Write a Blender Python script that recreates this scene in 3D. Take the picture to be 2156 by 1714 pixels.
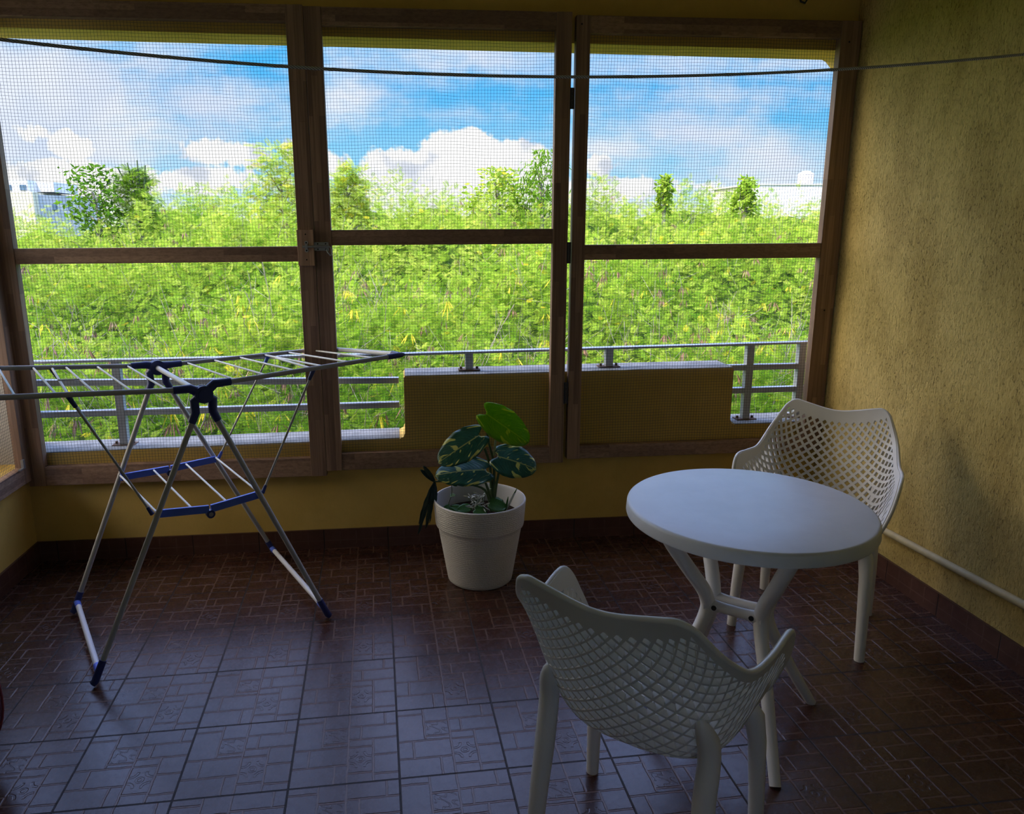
import bpy, bmesh, math, random
import numpy as np
from mathutils import Vector, Matrix
from mathutils.geometry import delaunay_2d_cdt

random.seed(7)
RNG = np.random.default_rng(7)
SC = bpy.context.scene
COL = SC.collection
for o in list(bpy.data.objects):
    bpy.data.objects.remove(o, do_unlink=True)

# ------------------------------------------------------------------ camera
CAM = Vector((0.074, -2.984, 1.63))
cam_d = bpy.data.cameras.new('camera')
cam = bpy.data.objects.new('camera', cam_d)
COL.objects.link(cam)
cam_d.sensor_width = 36.0
cam_d.lens = 1577.92 * 36.0 / 2156.0
cam_d.shift_x = (1078 - 998.83) / 2156.0
cam_d.shift_y = (846.55 - 857) / 2156.0
cam_d.clip_start = 0.02
cam_d.clip_end = 1000
right = Vector((0.9951, -0.0985, -0.0059)).normalized()
fwd = Vector((0.0947, 0.9702, -0.2238)).normalized()
up = right.cross(fwd).normalized()
right = fwd.cross(up).normalized()
M = Matrix((right, up, -fwd)).transposed().to_4x4()
M.translation = CAM
cam.matrix_world = M
SC.camera = cam

# ------------------------------------------------------------------ colour management
SC.view_settings.view_transform = 'Standard'
SC.view_settings.look = 'None'
SC.view_settings.exposure = 0.0
SC.view_settings.gamma = 1.0
SC.view_settings.use_curve_mapping = False
SC.cycles.use_adaptive_sampling = True
SC.cycles.adaptive_threshold = 0.05
SC.cycles.use_denoising = True
SC.cycles.max_bounces = 5
SC.cycles.diffuse_bounces = 4
SC.cycles.glossy_bounces = 2
SC.cycles.transmission_bounces = 3


# ------------------------------------------------------------------ node expression helper
class X:
    """socket wrapper so that node maths can be written as expressions"""
    def __init__(self, nt, s):
        self.nt, self.s = nt, s

    def _m(self, op, *a, clamp=False):
        n = self.nt.nodes.new('ShaderNodeMath')
        n.operation = op
        n.use_clamp = clamp
        for i, v in enumerate((self,) + a):
            if isinstance(v, X):
                self.nt.links.new(v.s, n.inputs[i])
            else:
                n.inputs[i].default_value = float(v)
        return X(self.nt, n.outputs[0])

    def __add__(self, o): return self._m('ADD', o)
    def __sub__(self, o): return self._m('SUBTRACT', o)
    def __mul__(self, o): return self._m('MULTIPLY', o)
    def __truediv__(self, o): return self._m('DIVIDE', o)
    def rsub(self, c): return (self * -1.0) + c
    def abs(self): return self._m('ABSOLUTE')
    def max(self, o): return self._m('MAXIMUM', o)
    def min(self, o): return self._m('MINIMUM', o)
    def pow(self, o): return self._m('POWER', o)
    def sqrt(self): return self._m('SQRT')
    def fract(self): return self._m('FRACT')
    def floor(self): return self._m('FLOOR')
    def sin(self): return self._m('SINE')
    def clamp(self): return self._m('ADD', 0.0, clamp=True)

    def ss(self, a, b):
        n = self.nt.nodes.new('ShaderNodeMapRange')
        n.interpolation_type = 'SMOOTHSTEP'
        self.nt.links.new(self.s, n.inputs['Value'])
        lo, hi, o0, o1 = (a, b, 0.0, 1.0) if a < b else (b, a, 1.0, 0.0)
        n.inputs['From Min'].default_value = lo
        n.inputs['From Max'].default_value = hi
        n.inputs['To Min'].default_value = o0
        n.inputs['To Max'].default_value = o1
        return X(self.nt, n.outputs['Result'])


class NT:
    def __init__(self, nt):
        self.nt = nt
        nt.nodes.clear()

    def node(self, t, **kw):
        n = self.nt.nodes.new(t)
        for k, v in kw.items():
            setattr(n, k, v)
        return n

    def link(self, a, b):
        self.nt.links.new(a.s if isinstance(a, X) else a, b)

    def setin(self, n, name, v):
        i = n.inputs[name]
        if isinstance(v, X) or hasattr(v, 'is_linked') and not isinstance(v, (int, float)):
            self.link(v, i)
        elif isinstance(v, (tuple, list)):
            i.default_value = tuple(v) + ((1.0,) if len(v) == 3 and i.type == 'RGBA' else ())
        else:
            i.default_value = v

    def coord(self, kind='Object'):
        return self.node('ShaderNodeTexCoord').outputs[kind]

    def sep(self, v):
        n = self.node('ShaderNodeSeparateXYZ')
        self.link(v, n.inputs[0])
        return [X(self.nt, n.outputs[i]) for i in range(3)]

    def comb(self, x, y, z):
        n = self.node('ShaderNodeCombineXYZ')
        for i, v in enumerate((x, y, z)):
            if isinstance(v, X):
                self.link(v, n.inputs[i])
            else:
                n.inputs[i].default_value = v
        return n.outputs[0]

    def mapping(self, v, scale=(1, 1, 1), rot=(0, 0, 0), loc=(0, 0, 0)):
        n = self.node('ShaderNodeMapping')
        self.link(v, n.inputs[0])
        n.inputs['Scale'].default_value = scale
        n.inputs['Rotation'].default_value = rot
        n.inputs['Location'].default_value = loc
        return n.outputs[0]

    def noise(self, v, scale, detail=4, rough=0.55, dist=0.0):
        n = self.node('ShaderNodeTexNoise')
        self.link(v, n.inputs['Vector'])
        n.inputs['Scale'].default_value = scale
        n.inputs['Detail'].default_value = detail
        n.inputs['Roughness'].default_value = rough
        n.inputs['Distortion'].default_value = dist
        return X(self.nt, n.outputs[0])

    def mix(self, f, a, b, mode='MIX'):
        n = self.node('ShaderNodeMix', data_type='RGBA', blend_type=mode)
        for i, v in ((0, f), (6, a), (7, b)):
            if isinstance(v, X) or hasattr(v, 'is_linked'):
                self.link(v, n.inputs[i])
            elif isinstance(v, (tuple, list)):
                n.inputs[i].default_value = tuple(v) + (1.0,)
            else:
                n.inputs[i].default_value = v
        return n.outputs[2]

    def bump(self, h, strength=0.5, dist=0.01):
        n = self.node('ShaderNodeBump')
        n.inputs['Strength'].default_value = strength
        n.inputs['Distance'].default_value = dist
        self.link(h, n.inputs['Height'])
        return n.outputs[0]

    def principled(self, color, rough=0.5, normal=None, metallic=0.0, spec=0.5, **kw):
        n = self.node('ShaderNodeBsdfPrincipled')
        self.setin(n, 'Base Color', color)
        self.setin(n, 'Roughness', rough)
        self.setin(n, 'Metallic', metallic)
        self.setin(n, 'Specular IOR Level', spec)
        for k, v in kw.items():
            self.setin(n, k, v)
        if normal is not None:
            self.link(normal, n.inputs['Normal'])
        return n

    def out(self, shader):
        o = self.node('ShaderNodeOutputMaterial')
        self.link(shader.outputs[0], o.inputs[0])


def new_mat(name):
    m = bpy.data.materials.new(name)
    m.use_nodes = True
    return m, NT(m.node_tree)


# ------------------------------------------------------------------ sky
W = bpy.data.worlds.new('sky')
SC.world = W
W.use_nodes = True
w = NT(W.node_tree)
dx, dy, dz = w.sep(w.coord('Generated'))
den = dy.abs().max(0.25)
gx, gz = dx / den, dz / den
p = w.comb(gx, gz, dy * 0.3)
warp = w.noise(w.mapping(p, scale=(1, 1, 1)), 9.0, 5, 0.6)
warp2 = w.noise(w.mapping(p, loc=(5, 3, 1)), 26.0, 6, 0.62)
warp3 = w.noise(w.mapping(p, loc=(1, 8, 2)), 75.0, 5, 0.6)
bill = (warp - 0.5) * 0.10 + (warp2 - 0.5) * 0.075 + (warp3 - 0.5) * 0.03


def blob(x, z, rx, rz):
    a = (gx - x) / rx
    b = (gz - z) / rz
    return ((a * a + b * b).sqrt()).rsub(1.0) * min(rx, rz)


# bright cumulus heaps
cum = None
for b in ((0.085, 0.080, 0.080, 0.050), (0.150, 0.080, 0.060, 0.040), (0.015, 0.070, 0.065, 0.036), (-0.03, 0.045, 0.045, 0.028),
          (0.185, 0.055, 0.045, 0.030), (-0.235, 0.096, 0.045, 0.018), (-0.178, 0.092, 0.040, 0.020), (-0.120, 0.094, 0.030, 0.022),
          (-0.088, 0.078, 0.034, 0.018), (-0.389, 0.103, 0.022, 0.014), (-0.435, 0.118, 0.012, 0.008), (-0.255, 0.062, 0.12, 0.022),
          (-0.40, 0.055, 0.10, 0.030), (0.262, 0.082, 0.022, 0.016), (0.30, 0.05, 0.10, 0.016), (0.12, 0.035, 0.20, 0.03)):
    v = blob(*b)
    cum = v if cum is None else cum.max(v)
cumf = (cum + bill * 0.46).ss(-0.002, 0.005)
# soft veils and streaks
soft = None
for b in ((-0.43, 0.15, 0.17, 0.085), (-0.36, 0.11, 0.16, 0.05), (-0.30, 0.198, 0.07, 0.03), (-0.23, 0.152, 0.085, 0.026), (-0.065, 0.160, 0.055, 0.035),
          (-0.055, 0.205, 0.06, 0.026), (0.11, 0.203, 0.17, 0.026), (0.36, 0.208, 0.26, 0.024), (0.40, 0.118, 0.13, 0.030), (0.52, 0.085, 0.14, 0.045),
          (0.27, 0.10, 0.10, 0.024), (0.30, 0.165, 0.05, 0.01), (0.48, 0.165, 0.12, 0.018), (-0.33, 0.24, 0.2, 0.03), (0.06, 0.142, 0.06, 0.006)):
    v = blob(*b)
    soft = v if soft is None else soft.max(v)
streak = w.noise(w.mapping(p, scale=(5.0, 22.0, 1.0), rot=(0, 0, 0.12)), 1.0, 6, 0.6)
softf = (soft + bill * 0.55 + (streak - 0.5) * 0.10).ss(-0.028, 0.045)
wide = w.noise(w.mapping(p, scale=(2.2, 5.0, 1.0), loc=(1.7, 0.4, 0.0)), 1.0, 6, 0.6)
high = wide.ss(0.42, 0.62) * dz.ss(0.2, 0.32)
softf = softf.max(high)
shade = w.noise(w.mapping(p, loc=(2.2, 7.0, 0.0)), 15.0, 4, 0.55).ss(0.50, 0.66)
blue = w.mix(gz.ss(0.03, 0.20), (0.40, 0.80, 1.10), (0.085, 0.53, 1.10))
softc = w.mix(w.noise(p, 7.0, 3, 0.5).ss(0.35, 0.65), (0.82, 0.88, 1.08), (1.0, 1.0, 1.08))
c = w.mix(softf * 0.86, blue, softc)
cumc = w.mix(shade * 0.75, (1.12, 1.12, 1.12), (0.60, 0.68, 0.83))
c = w.mix(cumf, c, cumc)
c = w.mix(gz.ss(0.065, 0.015) * 0.8, c, (0.98, 1.0, 1.0))
# added brightness above and left of the view lights the room
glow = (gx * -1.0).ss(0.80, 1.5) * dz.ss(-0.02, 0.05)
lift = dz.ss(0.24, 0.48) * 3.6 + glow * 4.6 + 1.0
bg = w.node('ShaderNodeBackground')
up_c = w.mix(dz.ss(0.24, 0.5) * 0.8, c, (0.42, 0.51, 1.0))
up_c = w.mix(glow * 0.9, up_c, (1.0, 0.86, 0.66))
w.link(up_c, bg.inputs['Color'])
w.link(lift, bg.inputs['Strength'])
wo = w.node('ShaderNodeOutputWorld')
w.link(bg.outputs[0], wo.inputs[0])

# ------------------------------------------------------------------ sun (behind the building, to the left)
sd = bpy.data.lights.new('sun', 'SUN')
sd.energy = 4.8
sd.angle = 0.01
sd.color = (1.0, 0.95, 0.86)
sun = bpy.data.objects.new('sun', sd)
COL.objects.link(sun)
sun.rotation_euler = Vector((0.28, 0.62, -0.74)).to_track_quat('-Z', 'Y').to_euler()
sun.location = (-5, -8, 12)


# ------------------------------------------------------------------ materials
def simple(name, color, rough=0.5, metallic=0.0, spec=0.5, bump=0.0, bscale=200.0, vary=0.0):
    m, t = new_mat(name)
    co = t.coord('Object')
    col = color
    if vary:
        n = t.noise(co, 9.0, 5, 0.6)
        col = t.mix(n.ss(0.35, 0.7), tuple(c * (1 - vary) for c in color), color)
    nm = t.bump(t.noise(co, bscale, 3, 0.6), bump, 0.002) if bump else None
    t.out(t.principled(col, rough, nm, metallic, spec))
    return m


def wood(name, axis, tone=1.0):
    """finger-jointed planks of one hard wood; axis = direction of the grain"""
    m, t = new_mat(name)
    x, y, z = t.sep(t.coord('Object'))
    along, across = {'x': (x, z), 'z': (z, x), 'y': (y, z)}[axis]
    br = t.node('ShaderNodeTexBrick')
    t.link(t.comb(along, across + (y if axis != 'y' else x) * 0.7, 0.0), br.inputs['Vector'])
    br.inputs['Scale'].default_value = 1.0
    br.inputs['Brick Width'].default_value = 0.47
    br.inputs['Row Height'].default_value = 0.027
    br.inputs['Mortar Size'].default_value = 0.0003
    br.inputs['Bias'].default_value = -0.1
    br.offset = 0.37
    br.inputs['Color1'].default_value = (0.40 * tone, 0.255 * tone, 0.175 * tone, 1)
    br.inputs['Color2'].default_value = (0.200 * tone, 0.122 * tone, 0.090 * tone, 1)
    br.inputs['Mortar'].default_value = (0.13 * tone, 0.08 * tone, 0.06 * tone, 1)
    g = t.noise(t.comb(along * 3.0, across * 90.0, (x + y) * 40.0), 1.0, 5, 0.65)
    col = t.mix(g.ss(0.35, 0.72) * 0.5, br.outputs['Color'], (0.10 * tone, 0.058 * tone, 0.036 * tone))
    t.out(t.principled(col, 0.55, t.bump(g, 0.25, 0.002), spec=0.35))
    return m


def stucco(name, rough_vertical, stain):
    m, t = new_mat(name)
    co = t.coord('Object')
    fine = t.noise(co, 90.0, 6, 0.65)
    trowel = t.noise(t.mapping(co, scale=(95, 95, 34)), 1.0, 5, 0.60, 0.5)
    broad = t.noise(co, 1.6, 4, 0.6)
    pits = t.noise(t.mapping(co, scale=(150, 150, 75), loc=(2, 5, 1)), 1.0, 3, 0.6).ss(0.58, 0.68)
    area = t.noise(t.mapping(co, scale=(1, 2.0, 1.0), loc=(0, 3, 1)), 2.1, 5, 0.65).ss(0.44, 0.62)
    lo_c, hi_c = ((0.64, 0.475, 0.155), (0.73, 0.55, 0.20)) if rough_vertical > 0.5 else ((0.66, 0.445, 0.115), (0.75, 0.525, 0.155))
    col = t.mix(broad.ss(0.35, 0.7), lo_c, hi_c)
    col = t.mix(area * stain, col, (0.30, 0.20, 0.055))
    col = t.mix(trowel.ss(0.52, 0.36) * (0.32 * rough_vertical), col, (0.26, 0.175, 0.04))
    col = t.mix(pits * (area * 0.5 + 0.12) * rough_vertical, col, (0.10, 0.07, 0.02))
    h = fine * 0.25 + trowel * (1.3 * rough_vertical) + pits * (-0.7 * rough_vertical)
    t.out(t.principled(col, 0.85, t.bump(h, 0.9 if rough_vertical > 0.5 else 0.3, 0.007), spec=0.2))
    return m


M_FAR = stucco('yellow_paint', 0.12, 0.15)
M_RIGHT = stucco('yellow_stucco', 1.0, 0.38)
M_CEIL = simple('ceiling_paint', (0.72, 0.58, 0.32), 0.9)
M_BACK = simple('pale_cream_paint', (0.90, 0.82, 0.66), 0.9)
M_SILL = simple('weathered_concrete', (0.31, 0.305, 0.29), 0.9, vary=0.35, bump=0.3, bscale=60)
M_CREAM = simple('cream_render', (0.54, 0.51, 0.44), 0.9, vary=0.12)
M_WX, M_WZ, M_WY = wood('hardwood_x', 'x'), wood('hardwood_z', 'z'), wood('hardwood_y', 'y')
M_WBLOCK = wood('hardwood_block', 'z', 1.35)
M_WIRE = simple('dark_wire', (0.085, 0.085, 0.09), 0.5, metallic=0.3)
M_ZINC = simple('galvanised_steel', (0.45, 0.47, 0.50), 0.42, metallic=0.75, vary=0.25)
M_HINGE = simple('dark_hinge_steel', (0.05, 0.048, 0.05), 0.45, metallic=0.6)
M_HOLE = simple('screw_hole', (0.01, 0.008, 0.006), 0.9)
M_RAIL = simple('aluminium_rail', (0.46, 0.48, 0.51), 0.5, metallic=0.2, vary=0.1)
M_RUST = simple('rusty_plate', (0.17, 0.085, 0.045), 0.85, vary=0.5, bump=0.4, bscale=150)
M_PLASTIC = simple('white_resin', (0.81, 0.78, 0.72), 0.42, spec=0.45, bump=0.06, bscale=700)
M_TOP = simple('white_table_resin', (0.80, 0.81, 0.83), 0.38, spec=0.45, bump=0.08, bscale=500, vary=0.05)
M_POT, t = new_mat('ribbed_pot')
px, py, pz = t.sep(t.coord('Object'))
wob = t.noise(t.coord('Object'), 14.0, 3, 0.5)
rib = ((pz * 640.0 + wob * 9.0).sin() * 0.3 + t.noise(t.mapping(t.coord('Object'), scale=(1, 1, 2.2)), 110.0, 3, 0.6) * 2.2)
t.out(t.principled((0.80, 0.77, 0.72), 0.6, t.bump(rib, 0.55, 0.004), spec=0.3))
M_POTIN = simple('pot_inside', (0.55, 0.56, 0.58), 0.6)
M_SOIL = simple('potting_soil', (0.030, 0.020, 0.014), 1.0, spec=0.05, bump=1.0, bscale=60)
M_RACK = simple('grey_lacquered_tube', (0.52, 0.52, 0.53), 0.4, spec=0.5, vary=0.08)
M_RACKW = simple('white_lacquered_tube', (0.78, 0.80, 0.84), 0.35, spec=0.5)
M_RODS = simple('white_coated_rod', (0.76, 0.77, 0.80), 0.35)
M_NAVY = simple('navy_plastic', (0.035, 0.05, 0.20), 0.4)
M_BLUE = simple('blue_plastic', (0.11, 0.20, 0.88), 0.4)
M_LOGO = simple('white_print', (0.8, 0.8, 0.82), 0.5)
M_ROPE, t = new_mat('grey_line')
rx, ry, rz = t.sep(t.coord('Object'))
tw = ((rx * 900.0 + rz * 1500.0).sin())
t.out(t.principled(t.mix(tw.ss(-0.3, 0.6), (0.22, 0.22, 0.24), (0.75, 0.75, 0.74)), 0.6))
M_PIPE = simple('painted_pipe', (0.60, 0.50, 0.27), 0.6, vary=0.2)
M_MAROON = simple('maroon_fabric', (0.10, 0.006, 0.018), 0.9, bump=0.5, bscale=300)
M_PIPING = simple('maroon_piping', (0.28, 0.05, 0.06), 0.8)
M_BLACK = simple('black_iron', (0.02, 0.02, 0.02), 0.5)
M_STICKER = simple('sticker_white', (0.8, 0.82, 0.86), 0.4)
M_STICKERB = simple('sticker_navy', (0.02, 0.035, 0.16), 0.4)

# ------------------------------------------------------------------ tile floor material
M_FLOOR, t = new_mat('embossed_terracotta_tile')
A = math.radians(1.833)      # the tile courses run slightly askew of the walls
T = 1.0 / 3.0


def tile_nodes(t, u, v, wobble):
    """u, v in tiles; returns (joint, brick line, ornament) masks"""
    n1 = t.noise(wobble, 26.0, 3, 0.6)
    n2 = t.noise(t.mapping(wobble, loc=(4, 4, 4)), 26.0, 3, 0.6)
    fu, fv = u.fract(), v.fract()
    joint = (fu - 0.5).abs().max((fv - 0.5).abs()).rsub(0.5)
    qu, qv = fu + (n1 - 0.5) * 0.022, fv + (n2 - 0.5) * 0.022
    segs = [  # v, u0, u1 : horizontal     (v counts away from the viewer)
        ('h', 0.91, 0.02, 0.27), ('h', 0.50, 0.02, 0.50), ('h', 0.78, 0.27, 0.52), ('h', 0.56, 0.27, 0.52), ('h', 0.25, 0.02, 0.52),
        ('h', 0.80, 0.52, 1.0), ('h', 0.60, 0.52, 1.0), ('h', 0.49, 0.52, 0.76), ('h', 0.36, 0.76, 1.0), ('h', 0.13, 0.52, 0.76),
        ('h', 0.10, 0.76, 1.0),
        ('v', 0.52, 0.0, 1.0), ('v', 0.27, 0.53, 1.0), ('v', 0.15, 0.25, 0.50), ('v', 0.40, 0.0, 0.25), ('v', 0.88, 0.80, 1.0),
        ('v', 0.76, 0.0, 0.60), ('v', 0.64, 0.60, 0.80)]
    d = None
    for k, c0, a0, a1 in segs:
        pp, ss = (qv, qu) if k == 'h' else (qu, qv)
        e = (pp - c0).abs()
        if a1 - a0 < 0.99:
            e = e.max((ss - (a0 + a1) / 2).abs() - (a1 - a0) / 2)
        d = e if d is None else d.min(e)
    line = d.ss(0.014, 0.005)
    o1 = (qu - 0.395).abs().max((qv - 0.67).abs()).ss(0.105, 0.095)
    o2 = (qu - 0.64).abs().max((qv - 0.31).abs()).ss(0.11, 0.10)
    r1 = (((qu - 0.395) * 31.0).sin() + ((qv - 0.67) * 43.0).sin() + ((qu + qv) * 60.0).sin() * 0.7).abs().ss(0.55, 0.25)
    a, b = (qu - 0.64).abs(), (qv - 0.31).abs()
    r2 = ((a - 0.1) * (a - 0.1) + (b - 0.1) * (b - 0.1)).sqrt() - 0.062
    r2 = r2.abs().ss(0.016, 0.008).max(((a * a + b * b).sqrt() - 0.03).abs().ss(0.014, 0.006))
    orn = o1 * r1 + o2 * r2
    return joint, line, orn


co = t.coord('Object')
x, y, z = t.sep(co)
u = (x * math.cos(A) + y * math.sin(A)) / T + 20.0
v = (y * math.cos(A) - x * math.sin(A)) / T + 20.0
joint, line, orn = tile_nodes(t, u, v, co)
jm = joint.ss(0.011, 0.006)
mott = t.noise(co, 5.0, 6, 0.65)
cloud = t.noise(co, 38.0, 5, 0.7)
base = t.mix(mott.ss(0.35, 0.68), (0.050, 0.018, 0.011), (0.072, 0.029, 0.019))
base = t.mix(cloud.ss(0.5, 0.75) * 0.4, base, (0.040, 0.018, 0.013))
colr = t.mix(line * 0.62, base, (0.190, 0.110, 0.080))
colr = t.mix(orn.clamp() * 0.55, colr, (0.07, 0.04, 0.035))
colr = t.mix(jm, colr, (0.022, 0.014, 0.012))
h = line * -0.9 + orn.clamp() * -0.5 + jm * -1.6 + cloud * 0.22 + mott * 0.1
ro = (cloud * 0.14 + line * 0.06 + jm * 0.4) + 0.20
t.out(t.principled(colr, ro, t.bump(h, 0.6, 0.0022), spec=0.43))

# skirting tiles: the same clay, joints every tile
M_SKIRT, t = new_mat('skirting_tile')
co = t.coord('Object')
x, y, z = t.sep(co)
u = (x * math.cos(A) + y * math.sin(A)) / T + 20.0
v = (y * math.cos(A) - x * math.sin(A)) / T + 20.0
geo = t.node('ShaderNodeNewGeometry')
nx, ny, nz = t.sep(geo.outputs['Normal'])
side = nx.abs().ss(0.4, 0.6)
s = u * side.rsub(1.0) + v * side
fs = s.fract()
jm = (fs - 0.5).abs().rsub(0.5).ss(0.010, 0.005)
l1 = (((fs * 4.0).fract() - 0.5).abs().rsub(0.5)).ss(0.05, 0.02) * ((z - 0.06).abs() - 0.035).ss(0.004, 0.0) * 0.6
l2 = ((z - 0.045).abs()).ss(0.004, 0.0015) * 0.6
lm = l1.max(l2)
n = t.noise(co, 12.0, 5, 0.65)
cs = t.mix(n.ss(0.35, 0.7), (0.080, 0.034, 0.023), (0.115, 0.052, 0.037))
cs = t.mix(lm * 0.6, cs, (0.17, 0.10, 0.075))
cs = t.mix(jm, cs, (0.02, 0.012, 0.01))
t.out(t.principled(cs, 0.38, t.bump(jm * -1.0 + lm * -0.4, 0.5, 0.002), spec=0.5))


# ------------------------------------------------------------------ mesh helpers
def link(o, parent=None):
    COL.objects.link(o)
    if parent is not None:
        o.parent = parent
    return o


def tag(o, label=None, cat=None, group=None, kind=None):
    for k, v in (('label', label), ('category', cat), ('group', group), ('kind', kind)):
        if v:
            o[k] = v
    return o


def thing(name, label, cat, loc=(0, 0, 0), group=None, kind=None):
    o = bpy.data.objects.new(name, None)
    o.empty_display_size = 0.1
    o.location = loc
    COL.objects.link(o)
    return tag(o, label, cat, group, kind)


def wloc(o):
    v = Vector((0, 0, 0))
    while o is not None:
        v += o.location
        o = o.parent
    return v


class MB:
    """collects geometry, then builds ONE mesh object (vertices given in world space)"""
    def __init__(self):
        self.v, self.f, self.s, self.uv = [], [], [], {}

    def add(self, vs, fs, smooth=False):
        b = len(self.v)
        self.v += [tuple(q) for q in vs]
        for f in fs:
            self.f.append(tuple(i + b for i in f))
            self.s.append(smooth)
        return b

    def box(self, a, b):
        x0, y0, z0 = a
        x1, y1, z1 = b
        return self.hexa([(x0, y0, z0), (x1, y0, z0), (x1, y1, z0), (x0, y1, z0), (x0, y0, z1), (x1, y0, z1), (x1, y1, z1), (x0, y1, z1)])

    def hexa(self, p):
        return self.add(p, [(0, 3, 2, 1), (4, 5, 6, 7), (0, 1, 5, 4), (1, 2, 6, 5), (2, 3, 7, 6), (3, 0, 4, 7)])

    def beam(self, p0, p1, wdt, hgt, upv=(0, 0, 1)):
        p0, p1 = Vector(p0), Vector(p1)
        d = (p1 - p0).normalized()
        r = d.cross(Vector(upv))
        if r.length < 1e-4:
            r = d.cross(Vector((1, 0, 0)))
        r.normalize()
        u_ = r.cross(d)
        c = [(-1, -1), (1, -1), (1, 1), (-1, 1)]
        ps = [q + r * (sx * wdt / 2) + u_ * (sy * hgt / 2) for q in (p0, p1) for sx, sy in c]
        return self.hexa(ps)

    def tube(self, pts, rad, seg=12, closed=False, caps=True, flat=1.0):
        pts = [Vector(q) for q in pts]
        n = len(pts)
        rads = rad if isinstance(rad, (list, tuple)) else [rad] * n
        d0 = (pts[1] - pts[0]).normalized()
        nrm = d0.orthogonal().normalized()
        vs, fs = [], []
        for i, q in enumerate(pts):
            if closed:
                d = (pts[(i + 1) % n] - pts[i - 1]).normalized()
            else:
                d = (pts[min(i + 1, n - 1)] - pts[max(i - 1, 0)]).normalized()
            nrm = (nrm - d * nrm.dot(d))
            nrm = nrm.normalized() if nrm.length > 1e-6 else d.orthogonal().normalized()
            bn = d.cross(nrm)
            for k in range(seg):
                a = 2 * math.pi * k / seg
                vs.append(q + nrm * (math.cos(a) * rads[i]) + bn * (math.sin(a) * rads[i] * flat))
        m = n if closed else n - 1
        for i in range(m):
            j = (i + 1) % n
            for k in range(seg):
                k2 = (k + 1) % seg
                fs.append((i * seg + k, i * seg + k2, j * seg + k2, j * seg + k))
        b = self.add(vs, fs, True)
        if caps and not closed:
            self.add(vs[:seg], [tuple(range(seg))[::-1]])
            self.add(vs[-seg:], [tuple(range(seg))])
        return b

    def lathe(self, prof, centre=(0, 0, 0), seg=64, smooth=True, close=False):
        cx, cy, cz = centre
        vs, fs = [], []
        for r, zz in prof:
            for k in range(seg):
                a = 2 * math.pi * k / seg
                vs.append((cx + r * math.cos(a), cy + r * math.sin(a), cz + zz))
        for i in range(len(prof) - 1):
            for k in range(seg):
                k2 = (k + 1) % seg
                fs.append((i * seg + k, i * seg + k2, (i + 1) * seg + k2, (i + 1) * seg + k))
        self.add(vs, fs, smooth)

    def disc(self, centre, r, axis, thick, seg=20):
        c_, ax = Vector(centre), Vector(axis).normalized()
        self.tube([c_ - ax * thick / 2, c_ + ax * thick / 2], r, seg)

    def ball(self, c, r, seg=14, rings=9, squash=(1, 1, 1)):
        vs, fs = [], []
        for i in range(rings + 1):
            th = math.pi * i / rings
            for k in range(seg):
                a = 2 * math.pi * k / seg
                vs.append((c[0] + r * squash[0] * math.sin(th) * math.cos(a), c[1] + r * squash[1] * math.sin(th) * math.sin(a), c[2] + r * squash[2] * math.cos(th)))
        for i in range(rings):
            for k in range(seg):
                k2 = (k + 1) % seg
                fs.append((i * seg + k, (i + 1) * seg + k, (i + 1) * seg + k2, i * seg + k2))
        self.add(vs, fs, True)

    def build(self, name, mat, parent=None, bevel=0.0, local=False):
        me = bpy.data.meshes.new(name)
        off = Vector((0, 0, 0)) if (parent is None or local) else wloc(parent)
        me.from_pydata([(q[0] - off.x, q[1] - off.y, q[2] - off.z) for q in self.v], [], self.f)
        me.polygons.foreach_set('use_smooth', self.s)
        me.materials.append(mat)
        me.update()
        o = bpy.data.objects.new(name, me)
        link(o, parent)
        if bevel:
            b = o.modifiers.new('bevel', 'BEVEL')
            b.width = bevel
            b.segments = 2
            b.limit_method = 'ANGLE'
        return o


def build_islands(q, name, mat, parent, bevel=0.0, local=False):
    """the separate pieces collected in q, each as an object of its own"""
    par = list(range(len(q.v)))
    def find(i):
        while par[i] != i:
            par[i] = par[par[i]]
            i = par[i]
        return i
    seen = {}
    for i, c in enumerate(q.v):
        k = tuple(round(e, 6) for e in c)
        if k in seen:
            par[find(i)] = find(seen[k])
        seen[k] = i
    for f in q.f:
        for i in f[1:]:
            par[find(i)] = find(f[0])
    isl = {}
    for f, s_ in zip(q.f, q.s):
        isl.setdefault(find(f[0]), []).append((f, s_))
    out = []
    for fl_ in isl.values():
        m_ = MB()
        ids = {}
        for f, s_ in fl_:
            for i in f:
                if i not in ids:
                    ids[i] = len(m_.v)
                    m_.v.append(q.v[i])
            m_.f.append(tuple(ids[i] for i in f))
            m_.s.append(s_)
        out.append(m_.build(name, mat, parent, bevel, local))
    return out


def lerp(a, b, k):
    return a + (b - a) * k


def np_mesh(name, verts, quads, mat, parent=None, tone=None, smooth=False):
    """fast mesh from arrays (verts n x 3, quads m x 4); tone = value per vertex"""
    me = bpy.data.meshes.new(name)
    off = np.array(wloc(parent)) if parent is not None else np.zeros(3)
    n, m = len(verts), len(quads)
    me.vertices.add(n)
    me.vertices.foreach_set('co', (verts - off).astype(np.float32).ravel())
    me.loops.add(m * 4)
    me.loops.foreach_set('vertex_index', quads.astype(np.int32).ravel())
    me.polygons.add(m)
    me.polygons.foreach_set('loop_start', np.arange(0, m * 4, 4, dtype=np.int32))
    if smooth:
        me.polygons.foreach_set('use_smooth', np.ones(m, dtype=bool))
    me.update(calc_edges=True)
    if tone is not None:
        at = me.attributes.new('tone', 'FLOAT', 'POINT')
        at.data.foreach_set('value', tone.astype(np.float32))
    me.materials.append(mat)
    o = bpy.data.objects.new(name, me)
    return link(o, parent)


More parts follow.
